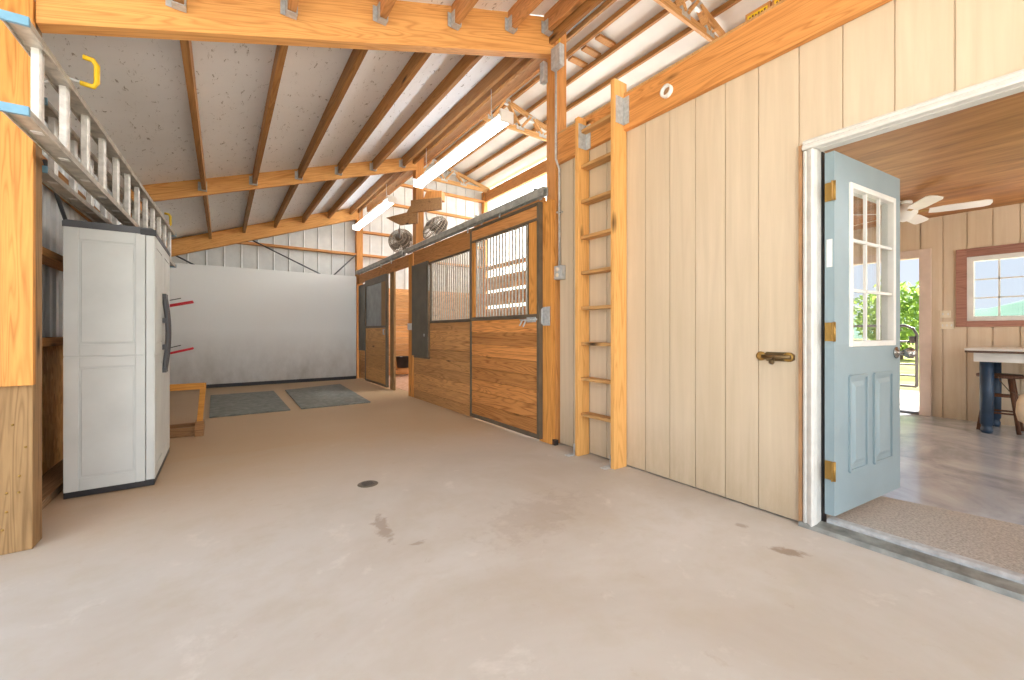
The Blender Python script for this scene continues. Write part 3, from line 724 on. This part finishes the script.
struct(MB().box(2.76,7.49,2.3,2.4,0,2.52).build('wall_room_left', M_siding2), 'beige side wall of the room behind blue door', 'wall')
m = MB().box(2.76,7.49,-4.5,2.4,2.52,2.60)
struct(m.build('ceiling_room', M_ply, origin=(0,0,2.5)), 'orange brown plywood ceiling of the room', 'ceiling')
struct(MB().prism([(7.49,2.72),(9.3,2.62),(9.3,2.70),(7.49,2.84)], 'y', -4.5, 4.5).build('trim_sunblock', M_metal_w), 'added unseen roof blocking sun outside the far doorway', 'eave')  # out-of-view roof added to keep sun patches off the room floor
t = thing('door_2', (RX,1.8,0), 'open exterior doorway at far side of room, beige trim', 'doorway', None, 'structure')
for y0, y1, z0, z1 in ((1.235,1.345,0,2.13),(2.235,2.345,0,2.13),(1.345,2.235,2.025,2.13)):
    MB().box(RX-.03,RX+.0,y0,y1,z0,z1).build('casing', M_trim2, t, .002)
MB().box(RX,RX+.13,1.33,1.345,0,2.03).box(RX,RX+.13,2.235,2.25,0,2.03).build('jamb', M_whiteold, t)
MB().box(RX-.01,RX+.14,1.345,2.235,0,.03).build('sill', M_dkgrey, t)
t = thing('window_1', (RX,.3,1.13), 'white gridded window in cedar trim on far wall', 'window', None, 'structure')
for nm, y0, y1, z0, z1 in (('cedar_trim',.93,1.02,1.13,2.07),('cedar_trim',-.46,-.37,1.13,2.07),('cedar_trim',-.37,.93,1.97,2.07),('cedar_trim',-.37,.93,1.13,1.20)):
    MB().box(RX-.022,RX-.0005,y0,y1,z0,z1).build(nm, W_cedar, t, .002)
m = MB().box(RX-.01,RX+.09,.875,.93,1.20,1.97).box(RX-.01,RX+.09,-.37,-.315,1.20,1.97).box(RX-.01,RX+.09,-.315,.875,1.915,1.97).box(RX-.01,RX+.09,-.315,.875,1.20,1.255).box(RX+.01,RX+.07,.26,.30,1.255,1.915)
fr = m.build('frame', M_white, t, .003)
m = MB()
for yy in (.68,.49,.09,-.11): m.box(RX+.035,RX+.05,yy-.008,yy+.008,1.255,1.915)
for zz in (1.475,1.695): m.box(RX+.035,RX+.05,-.315,.875,zz-.008,zz+.008)
m.build('muntins', M_white, fr)
MB().box(RX+.04,RX+.045,-.315,.875,1.255,1.915).build('glass', M_glass, fr)
for i, (y0, y1, z0, z1, w) in enumerate(((1.065,1.155,1.245,1.335,'upper'),(1.04,1.155,1.105,1.195,'lower'))):
    s = tag(MB().box(RX-.008,RX-.0005,y0,y1,z0,z1).build('switch_plate', M_switch, None, .003), f'{w} ivory switch plate beside the cedar trimmed window', 'switch plate', 'switch plates')
    for q in range(2+i):
        yc = y0+(y1-y0)*(q+.5)/(2+i); MB().box(RX-.013,RX-.008,yc-.006,yc+.006,(z0+z1)/2-.014,(z0+z1)/2+.014).build('toggle', M_white, s)

# table
t = thing('bar_table', (6.9,.1,0), 'table with pale top and round navy blue legs', 'table')
MB().box(6.50,7.32,-.75,.84,.872,.895).build('tabletop', M_tabtop, t, .003)
MB().box(6.502,7.318,-.748,.838,.850,.872).build('dark_edge', M_tabedge, t)
MB().box(6.55,6.575,-.68,.78,.755,.85).box(7.245,7.27,-.68,.78,.755,.85).box(6.575,7.245,.755,.78,.755,.85).box(6.575,7.245,-.68,-.655,.755,.85).build('apron', M_white, t, .002)
for x, y in ((6.63,.695),(7.19,.695),(6.63,-.60),(7.19,-.60)):
    MB().lathe([(0,0),(.035,0),(.047,.02),(.047,.05),(.040,.06),(.040,.085),(.050,.095),(.052,.40),(.052,.755),(0,.755)], (x,y,0), (0,0,1), 20).build('leg', M_tableblue, t)
def stool(x, y, label):
    t = thing('bar_stool', (x,y,0), label, 'stool', 'wooden stools')
    MB().lathe([(0,0),(.165,0),(.175,.01),(.175,.028),(.165,.036),(0,.033)], (x,y,.575), (0,0,1), 28).build('seat', W_stool, t)
    ft = []
    for k in range(4):
        a = PI/4+k*PI/2; ca, sa = math.cos(a), math.sin(a)
        p0 = (x+ca*.20,y+sa*.20,0); p1 = (x+ca*.11,y+sa*.11,.577); ft.append((ca,sa))
        MB().tube([p0,p1], [.017,.021], 10).build('leg', W_stool, t)
    for k in range(4):
        a, b = ft[k], ft[(k+1)%4]
        for z in ((.20,.38) if k%2 else (.17,.35)):
            r = .20-.09*z/.577
            MB().tube([(x+a[0]*r,y+a[1]*r,z),(x+b[0]*r,y+b[1]*r,z)], .010, 8).build('stretcher', W_stool, t)
    return t
stool(6.92,.63,'dark wooden stool tucked under end of the navy legged table')
t = thing('cloth_bag', (6.45,.45,.15), 'cream cloth bag hanging beside the dark stool', 'bag')
m = MB()
rows = [(.0,.05,.02),(.02,.085,.045),(.10,.10,.055),(.20,.095,.05),(.27,.075,.035),(.29,.04,.01)]
vs = []; fs = []
for z, a, b in rows:
    for k in range(16):
        q = 2*PI*k/16; c_, s_ = math.cos(q), math.sin(q)
        vs.append((6.47+b*math.copysign(abs(c_)**.6,c_), .39+a*math.copysign(abs(s_)**.6,s_), .17+z))
for i in range(len(rows)-1):
    for k in range(16): fs.append((i*16+k,i*16+(k+1)%16,(i+1)*16+(k+1)%16,(i+1)*16+k))
fs += [tuple(range(15,-1,-1)), tuple(range(80,96))]
m.add(vs, fs, True); m.build('bag', M_cream, t)
MB().tube([(6.47,.46,.44),(6.50,.53,.47),(6.60,.60,.56),(6.70,.62,.59),(6.76,.63,.60)], .004, 6).build('cord', M_trunk, t)

# ceiling fan
fx, fy, fz = 6.2,1.26,2.39
t = thing('ceiling_fan', (fx,fy,fz-.1), 'white ceiling fan under the plywood ceiling', 'ceiling fan')
MB().lathe([(0,0),(.07,0),(.075,.02),(.055,.05),(.02,.06),(0,.06)], (fx,fy,2.515), (0,0,-1), 24).build('canopy', M_fanwhite, t)
MB().tube([(fx,fy,2.48),(fx,fy,2.44)], .013, 10).build('downrod', M_fanwhite, t)
MB().lathe([(0,.10),(.05,.10),(.10,.075),(.12,.03),(.115,-.02),(.08,-.05),(.06,-.085),(.0,-.10)], (fx,fy,fz), (0,0,1), 28).build('motor', M_fanwhite, t)
for k in range(5):
    a = math.radians(-75+72*k); R = Matrix.Translation((fx,fy,fz)) @ Matrix.Rotation(a,4,'Z') @ Matrix.Rotation(math.radians(-16),4,'X')
    b = MB().prism([(.20,-.05),(.30,-.065),(.60,-.068),(.645,-.05),(.655,0),(.645,.05),(.60,.068),(.30,.065),(.20,.05)], 'z', -.012, -.006).xf(R).build('blade', M_fanwhite, t)
    MB().box(.09,.24,-.018,.018,-.006,.0).xf(R).build('blade_arm', M_brass, b)

# outside
t = thing('tube_gate', (8.6,2.7,0), 'dark tube gate standing open outside the far doorway', 'gate')
gy0, gy1 = 1.60, 3.9
m = MB().tube([(8.6,gy0,.24),(8.6,gy0,1.03),(8.6,gy0+.04,1.12),(8.6,gy0+.13,1.165),(8.6,gy1-.13,1.165),(8.6,gy1-.04,1.12),(8.6,gy1,1.03),(8.6,gy1,.24),(8.6,gy0,.24)], .020, 10); m.build('outer_frame', M_dark, t)
for z in (.40,.57,.745,.92): MB().tube([(8.6,gy0,z),(8.6,gy1,z)], .014, 8).build('rail', M_dark, t)
MB().box(8.57,8.63,gy0+.02,gy0+.08,.90,1.0).build('latch', M_dark, t)
MB().tube([(8.6,gy1+.08,-.12),(8.6,gy1+.08,1.3)], .04, 10).build('hinge_post', M_dark, t)
def tree(x, y, rx, rz, zc, label, nleaf=2200):
    t = thing('tree', (x,y,-.12), label, 'tree', 'trees outside')
    MB().tube([(x,y,-.12),(x+.1,y,zc*.5),(x,y+.1,zc)], [.12,.09,.04], 8).build('trunk', M_trunk, t)
    m = MB()
    for i in range(nleaf):
        while True:
            p = Vector((random.uniform(-1,1),random.uniform(-1,1),random.uniform(-1,1)))
            if .35 < p.length < 1: break
        b = .85+.25*math.sin(p.x*5+x)*math.cos(p.y*6+y)*math.sin(p.z*5)
        c = Vector((x,y,zc))+Vector((p.x*rx*b,p.y*rx*b,p.z*rz*b))
        u = Vector((random.gauss(0,1),random.gauss(0,1),random.gauss(0,1))).normalized(); w = u.orthogonal().normalized(); s = .13
        m.add([c-u*s,c+w*s*.6,c+u*s,c-w*s*.6],[(0,1,2,3)])
    m.build('foliage', M_leaf, t)
tree(24,5.0,1.9,1.75,1.75,'bright green leafy tree beyond the tube gate')
tree(26.5,10.2,2.3,2.0,2.0,'leafy tree seen through panes of the blue door')
m = MB(); vs = []; fs = []
for i in range(41):
    y = -160+i*10
    h = 9+4*math.sin(i*.5)+2*math.sin(i*1.3)
    vs += [(150,y,-1),(175,y,h*.8),(200,y,h),(230,y,-1)]
for i in range(40):
    for k in range(3): fs.append((i*4+k,i*4+k+1,i*4+k+5,i*4+k+4))
m.add(vs, fs, True); struct(m.build('hill', M_hill), 'pale distant wooded hills beyond the window', 'hill')

# ------------------------------------------------------------------ cabinet
cx0, cx1, cy0, cy1 = -.832, -.393, 3.80, 4.78
t = thing('storage_cabinet', (-.63,4.29,0), 'tall pale grey resin storage cabinet against left wall', 'cabinet')
MB().box(cx0,cx1+.004,cy0-.004,cy1+.004,0,.04).build('base', M_black, t, .004)
m = MB().box(cx0,cx1-.045,cy0,cy1,.04,1.745)
def emboss(F, u0, u1, z0, z1, w0, w1, za, zb):   # raised inner field and raised surround with a narrow groove between
    g = .011
    F(u0+g, u1-g, z0+g, z1-g); F(w0, u0, za, zb); F(u1, w1, za, zb); F(u0, u1, za, z0); F(u0, u1, z1, zb)
for z0, z1, za, zb in ((.99,1.67,.912,1.745),(.12,.84,.04,.905)): emboss(lambda a, b, c, d: m.box(a,b,cy0-.007,cy0,c,d), cx0+.07, cx1-.095, z0, z1, cx0, cx1-.045, za, zb)
m.build('body', M_resin, t, .004)
ym = (cy0+cy1)/2
for y0, y1 in ((cy0,ym-.003),(ym+.003,cy1)):
    m = MB().box(cx1-.042,cx1,y0,y1,.042,1.743)
    for z0, z1, za, zb in ((.99,1.67,.912,1.743),(.12,.84,.042,.905)): emboss(lambda a, b, c, d: m.box(cx1,cx1+.006,a,b,c,d), y0+.08, y1-.08, z0, z1, y0, y1, za, zb)
    dr = m.build('door', M_resin, t, .004)
    yh = ym-.045 if y0 == cy0 else ym+.045
    h = MB(); pts = []
    for k in range(13):
        q = k/12; pts.append((cx1+.014+.024*math.sin(PI*q), yh, .76+.60*q))
    h.tube(pts, .016, 10)
    for z in (.77,.95,1.16,1.35): h.box(cx1-.0,cx1+.03,yh-.02,yh+.02,z-.02,z+.02)
    h.build('handle', M_dkgrey, dr)
MB().prism([(cx0-.005,1.745),(cx1+.008,1.745),(cx1+.008,1.778),(cx1-.01,1.79),(cx0+.01,1.79),(cx0-.005,1.778)], 'y', cy0-.006, cy1+.006).build('lid', M_dkgrey, t)
MB().box(cx1-.07,cx1+.012,cy0-.010,cy0+.04,1.74,1.782).build('corner_cap', M_black, t, .003)

# ------------------------------------------------------------------ aluminium extension ladder
def ladder_section(x0, y0, x1, y1, z0, z1, nr, label, w=.078, dz=-.12, RO=.2):
    t = thing('extension_ladder', ((x0+x1)/2,(y0+y1)/2,z0), label, 'ladder', 'aluminium ladders')
    D = Vector((x1-x0,y1-y0,0)); Ln = D.length; D.normalize(); S = Vector((D.y,-D.x,0))
    for z, sg in ((z0,1),(z1,-1)):
        m = MB(); p = Vector((x0,y0,z)); q = Vector((x1,y1,z+dz))
        m.bar(p, q, w, .008)
        for s in (-1,1): m.bar(p+S*s*(w/2-.003)+Vector((0,0,.0)), q+S*s*(w/2-.003), .006, .032)
        rl = m.build('rail', M_alum, t)
        for e, (pp, d) in enumerate(((p,-1),(q,1))):
            MB().bar(pp-D*.006*d*-1+D*d*.0, pp+D*d*.022, w+.006, .036).build('end_cap', M_blue, rl)
        # rung ends swaged through the rail
        for k in range(nr):
            c = p+(q-p)*((RO+(Ln-.16-RO)*k/(nr-1))/Ln)
            MB().bar(c-D*.018, c+D*.018, .036, .013).build('rung_end', M_rungal, rl)
    for k in range(nr):
        d_ = RO+(Ln-.16-RO)*k/(nr-1); c = Vector((x0,y0,0))+D*d_; zo = dz*d_/Ln
        m = MB(); hw, hd = .024, .017
        pr_ = [c+D*a+S*b for a, b in ((-hw,-hd*.7),(-hw*.6,-hd),(hw*.6,-hd),(hw,-hd*.7),(hw,hd*.7),(hw*.6,hd),(-hw*.6,hd),(-hw,hd*.7))]
        m.prism([(p.x,p.y) for p in pr_], 'z', z0+zo, z1+zo); m.build('rung', M_rungal, t)
    return t
ladder_section(-.695,2.56,-.50,6.38,1.98,2.35,12,'aluminium ladder section nearest the aisle, hung on yellow hooks')
ladder_section(-.82,3.30,-.625,6.40,1.95,2.32,10,'aluminium ladder section hung behind the front one, nearer wall')
def hook(y, xw, xa, z, label):
    t = thing('storage_hook', (xw,y,z), label, 'hook', 'yellow hooks')
    MB().tube([(xw,y,z-.06),(xw+.06,y,z-.03),(xa-.12,y,z+.01),(xa-.02,y,z)], .008, 8).build('shank', M_galv, t)
    pts = [(xa-.05,y,z),(xa,y,z-.005),(xa+.012,y,z+.02),(xa+.012,y,z+.11),(xa-.003,y,z+.135),(xa-.04,y,z+.14)]
    MB().tube(pts, .013, 8).build('hook_tip', M_yellow, t)
    MB().tube([(xw+.10,y,z-.022),(xa-.16,y,z+.006)], .012, 8).build('sleeve', M_yellow, t)
hook(3.07,-.78,-.56,2.375,'yellow vinyl hook under front end of ladders, by nearest post')
hook(6.10,-.93,-.50,2.275,'yellow vinyl hook at the far end of the ladders')

# ------------------------------------------------------------------ red racks on the left post
def rack(z, label):
    t = thing('saddle_rack', (-.79,6.52,z), label, 'rack', 'red racks')
    MB().box(-.79,-.782,6.46,6.58,z-.06,z+.10).build('plate', M_red, t)
    for y in (6.44,6.60):
        MB().tube([(-.785,6.50 if y < 6.5 else 6.54,z),(-.62,y,z+.02),(-.30,y,z+.10)], .013, 8).build('arm', M_red, t)
    MB().tube([(-.785,6.52,z+.08),(-.56,6.52,z+.10),(-.42,6.52,z+.14)], .006, 6).build('stay', M_dark, t)
rack(1.345,'upper red metal rack arms sticking out past the pale cabinet')
rack(.765,'lower red metal rack arms sticking out past the pale cabinet')
# wooden stand
t = thing('wooden_stand', (-.45,5.45,0), 'low yellow pine stand on floor beside the cabinet', 'stand')
MB().box(-.85,-.155,5.40,5.44,.47,.535).build('top_rail', W_stand, t, .003)
MB().bar((-.20,5.46,.09),(-.165,5.46,.53),.05,.04,(0,1,0)).build('leg', W_stand, t, .003)
MB().bar((-.80,5.46,.09),(-.83,5.46,.53),.05,.04,(0,1,0)).build('leg', W_stand, t, .003)
MB().box(-.88,-.16,5.36,5.40,0,.09).build('base_rail', W_brk, t, .003)
MB().box(-.88,-.24,5.60,5.64,0,.09).build('base_rail', W_brk, t, .003)
MB().prism([(5.30,0),(5.70,0),(5.70,.06),(5.55,.13),(5.42,.13),(5.30,.06)], 'x', -.235, -.16).build('end_block', W_brk, t, .003)

# ------------------------------------------------------------------ floor things
t = thing('rubber_mat', (.3,7.4,0), 'grey rubber mat on floor nearer the pale cabinet', 'mat', 'rubber mats')
MB().prism([(-.135,6.34),(.755,6.32),(.75,8.5),(-.165,8.5)], 'z', 0, .018).build('mat', M_mat, t, .003)
t = thing('rubber_mat', (1.4,7.5,0), 'grey rubber mat on floor nearer the stalls', 'mat', 'rubber mats')
MB().prism([(.89,6.33),(1.83,6.33),(1.95,8.85),(.93,8.5)], 'z', 0, .018).build('mat', M_mat, t, .003)
m = MB().lathe([(0,.003),(.05,.003),(.062,.004),(.068,.001),(.07,0)], (.837,2.96,0), (0,0,1), 28)
t = thing('floor_drain', (.837,2.96,0), 'small round metal drain cover in concrete floor', 'drain'); m.build('cover', M_steel, t)
m = MB()
for k in range(5): m.box(.80,.874,2.925+k*.017,2.930+k*.017,.0035,.0045)
m.build('slot', M_black, t)

# ------------------------------------------------------------------ strip lamps
def lamp(x, y0, y1, z, label, top=None, lens=None):
    t = thing('strip_light', (x,(y0+y1)/2,z), label, 'strip light', 'fluorescent strips')
    MB().prism([(x-.035,z+.115),(x+.035,z+.115),(x+.035,z+.085),(x-.035,z+.085)], 'y', y0, y1).build('housing', M_fanwhite, t)
    MB().prism([(x-.035,z+.085),(x+.035,z+.085),(x+.07,z+.06),(x+.075,z+.035),(x+.05,z+.008),(x+.02,z),(x-.02,z),(x-.05,z+.008),(x-.075,z+.035),(x-.07,z+.06)], 'y', y0+.02, y1-.02).build('lens', lens or M_lens, t)
    for y in (y0-.012,y1-.008): MB().prism([(x-.08,z+.118),(x+.08,z+.118),(x+.08,z-.004),(x-.08,z-.004)], 'y', y, y+.02).build('end_cap', M_fanwhite, t)
    for y in (y0+.3,y1-.3): MB().tube([(x,y,z+.115),(x,y,top or 2.9+.345*x)], .004, 6).build('chain', M_galv, t)
    return t
lamp(2.42,3.55,5.92,3.25,'long white strip light hung over aisle, nearest of two')
lamp(2.42,7.10,9.45,3.32,'long white strip light near the rear wall')
lamp(.6,-1.5,.5,2.75,'added unseen fill light over the aisle behind the viewpoint',3.3,M_fill_aisle)  # unseen lamp added to brighten the aisle
lamp(5.2,-3.2,-.85,2.36,'added unseen fill light on the room ceiling right of the doorway',2.52,M_fill_room)  # out-of-view lamp added to brighten the room

# ------------------------------------------------------------------ barn fans on the middle post
def barn_fan(c, ax, R, label):
    t = thing('barn_fan', c, label, 'fan', 'dusty barn fans')
    a = Vector(ax).normalized(); C = Vector(c); u = a.cross(Vector((0,0,1))).normalized(); w = a.cross(u)
    m = MB()
    for rr, off in ((1,0),(.97,.05),(.97,-.05),(.78,.085),(.78,-.10),(.55,.10),(.55,-.13),(.3,.105),(.3,-.14)):
        m.tube([C+a*off+(u*math.cos(q)+w*math.sin(q))*R*rr for q in [2*PI*k/28 for k in range(28)]], .006, 5, closed=True)
    for k in range(40):
        q = 2*PI*k/40; dr = u*math.cos(q)+w*math.sin(q)
        m.tube([C+a*.105+dr*R*.14,C+a*.10+dr*R*.55,C+a*.085+dr*R*.78,C+a*.05+dr*R*.97,C+dr*R,C-a*.05+dr*R*.97,C-a*.10+dr*R*.78,C-a*.13+dr*R*.55,C-a*.14+dr*R*.2], .004, 4)
    m.build('cage', M_fan, t)
    MB().lathe([(0,-.16),(.06,-.16),(.07,-.12),(.07,-.03),(.03,.0),(0,.0)], C, a, 20).build('motor', M_fanb, t)
    MB().lathe([(0,.10),(.03,.10),(.04,.0),(.03,-.02)], C, a, 16).build('hub', M_fanb, t)
    for k in range(4):
        q = PI/4+k*PI/2; dr = u*math.cos(q)+w*math.sin(q); tn = a.cross(dr)
        p = lambda r, s, h: C+dr*r+tn*s+a*h
        v = [p(.03,-.03,.0),p(.03,.03,.03),p(R*.6,.10,.05),p(R*.88,.10,.05),p(R*.9,-.04,.0),p(R*.6,-.09,-.02)]
        v2 = [x+a*.004 for x in v]
        MB().add(v+v2, [(5,4,3,2,1,0),(6,7,8,9,10,11)]+[(i,(i+1)%6,6+(i+1)%6,6+i) for i in range(6)], False).build('blade', M_fanb, t)
    return t
f1 = barn_fan((2.84,6.22,2.74),(.74,.09,-.5),.235,'dusty cage fan on stall side of middle post, right one')
MB().tube([(2.72,6.33,3.02),(2.70,6.24,2.9),(2.76,6.21,2.79)], .014, 8).build('hanger_arm', M_galv, f1)
f2 = barn_fan((2.63,7.22,2.70),(.55,.75,-.25),.22,'dusty dark cage fan behind middle post, left one')
MB().tube([(2.44,6.66,2.92),(2.45,6.80,2.86),(2.55,7.08,2.73)], .012, 8).build('hanger_arm', M_galv, f2)
def diag(poly, o0, o1):      # outline in (distance along the slanting bracket line, height), thick across it
    M = Matrix.Translation((2.6,6.45,0)) @ Matrix.Rotation(-PI/4, 4, 'Z')
    return MB().prism(poly, 'y', o0, o1).xf(M)
t = thing('fan_bracket', (2.76,6.3,3.0), 'wooden bracket board and block right of middle post', 'bracket', 'fan brackets')
diag([(-.05,3.0),(.47,3.03),(.47,3.22),(-.05,3.2)], -.10, -.06).build('board', W_brk, t, .003)
diag([(.14,3.2),(.46,3.2),(.46,3.34),(.20,3.34)], -.06, .10).build('block', W_post, t, .003)
t = thing('fan_bracket', (2.4,6.65,2.85), 'pointed wooden bracket board left of middle post', 'bracket', 'fan brackets')
diag([(.05,2.84),(.05,3.14),(-.08,3.12),(-.14,3.02),(-.50,2.95),(-.36,2.87),(-.25,2.82)], -.06, -.02).build('board', W_brk, t, .003)
# ------------------------------------------------------------------ light and camera
def area(name, loc, rot, sx, sy, e, col=(1,1,1)):
    l = bpy.data.lights.new(name, 'AREA'); l.shape = 'RECTANGLE'; l.size = sx; l.size_y = sy; l.energy = e; l.color = col
    o = bpy.data.objects.new(name, l); COL.objects.link(o); o.location = loc; o.rotation_euler = rot; return o
sun = bpy.data.lights.new('sun', 'SUN'); sun.energy = 22.0; sun.angle = math.radians(2); sun.color = (1,.98,.95)
so = bpy.data.objects.new('sun', sun); COL.objects.link(so)
SD = Vector((.70,-.25,.67)).normalized()       # direction towards the sun: high, beyond the outer stall wall
so.rotation_euler = SD.to_track_quat('Z','Y').to_euler()

w = bpy.data.worlds.new('World'); SC.world = w; w.use_nodes = True; nt = w.node_tree
bg = nt.nodes['Background']
tc = nt.nodes.new('ShaderNodeTexCoord')
nm = nt.nodes.new('ShaderNodeVectorMath'); nm.operation = 'NORMALIZE'; nt.links.new(tc.outputs['Generated'], nm.inputs[0])
sep = nt.nodes.new('ShaderNodeSeparateXYZ'); nt.links.new(nm.outputs[0], sep.inputs[0])
rp = nt.nodes.new('ShaderNodeValToRGB'); e = rp.color_ramp.elements
e[0].position = 0; e[0].color = (.56,.60,.67,1); e[1].position = .6; e[1].color = (.40,.52,.74,1)
nt.links.new(sep.outputs['Z'], rp.inputs[0])
dt = nt.nodes.new('ShaderNodeVectorMath'); dt.operation = 'DOT_PRODUCT'; nt.links.new(nm.outputs[0], dt.inputs[0])
SH = Vector((-.35,-.90,.30)).normalized(); dt.inputs[1].default_value = SH
mr = nt.nodes.new('ShaderNodeMapRange'); nt.links.new(dt.outputs['Value'], mr.inputs[0])
mr.inputs[1].default_value = .0; mr.inputs[2].default_value = 1; mr.inputs[3].default_value = 0; mr.inputs[4].default_value = 1
pw = nt.nodes.new('ShaderNodeMath'); pw.operation = 'POWER'; nt.links.new(mr.outputs[0], pw.inputs[0]); pw.inputs[1].default_value = 1.5
GLOW = 1.6
ma = nt.nodes.new('ShaderNodeMath'); ma.operation = 'MULTIPLY_ADD'; nt.links.new(pw.outputs[0], ma.inputs[0]); ma.inputs[1].default_value = GLOW; ma.inputs[2].default_value = 1.0
mx = nt.nodes.new('ShaderNodeMix'); mx.data_type = 'RGBA'; nt.links.new(pw.outputs[0], mx.inputs[0]); nt.links.new(rp.outputs[0], mx.inputs[6]); mx.inputs[7].default_value = (.88,.95,1,1)
nt.links.new(mx.outputs[2], bg.inputs['Color']); nt.links.new(ma.outputs[0], bg.inputs['Strength'])

f, yaw, cyp, h = 412.9, math.radians(35.03), 331.83, 1.07
cam = bpy.data.cameras.new('camera'); co = bpy.data.objects.new('camera', cam); COL.objects.link(co)
cam.sensor_fit = 'HORIZONTAL'; cam.sensor_width = 36; cam.lens = f/1024*36
cam.shift_x = 0; cam.shift_y = (cyp-340)/1024
cam.clip_start = .02; cam.clip_end = 1000
co.location = (0,0,h); co.rotation_euler = (PI/2,0,-yaw)
SC.camera = co
vs_ = SC.view_settings; vs_.view_transform = 'Standard'; vs_.look = 'None'; vs_.gamma = 1; vs_.use_curve_mapping = False
vs_.exposure = 0.64
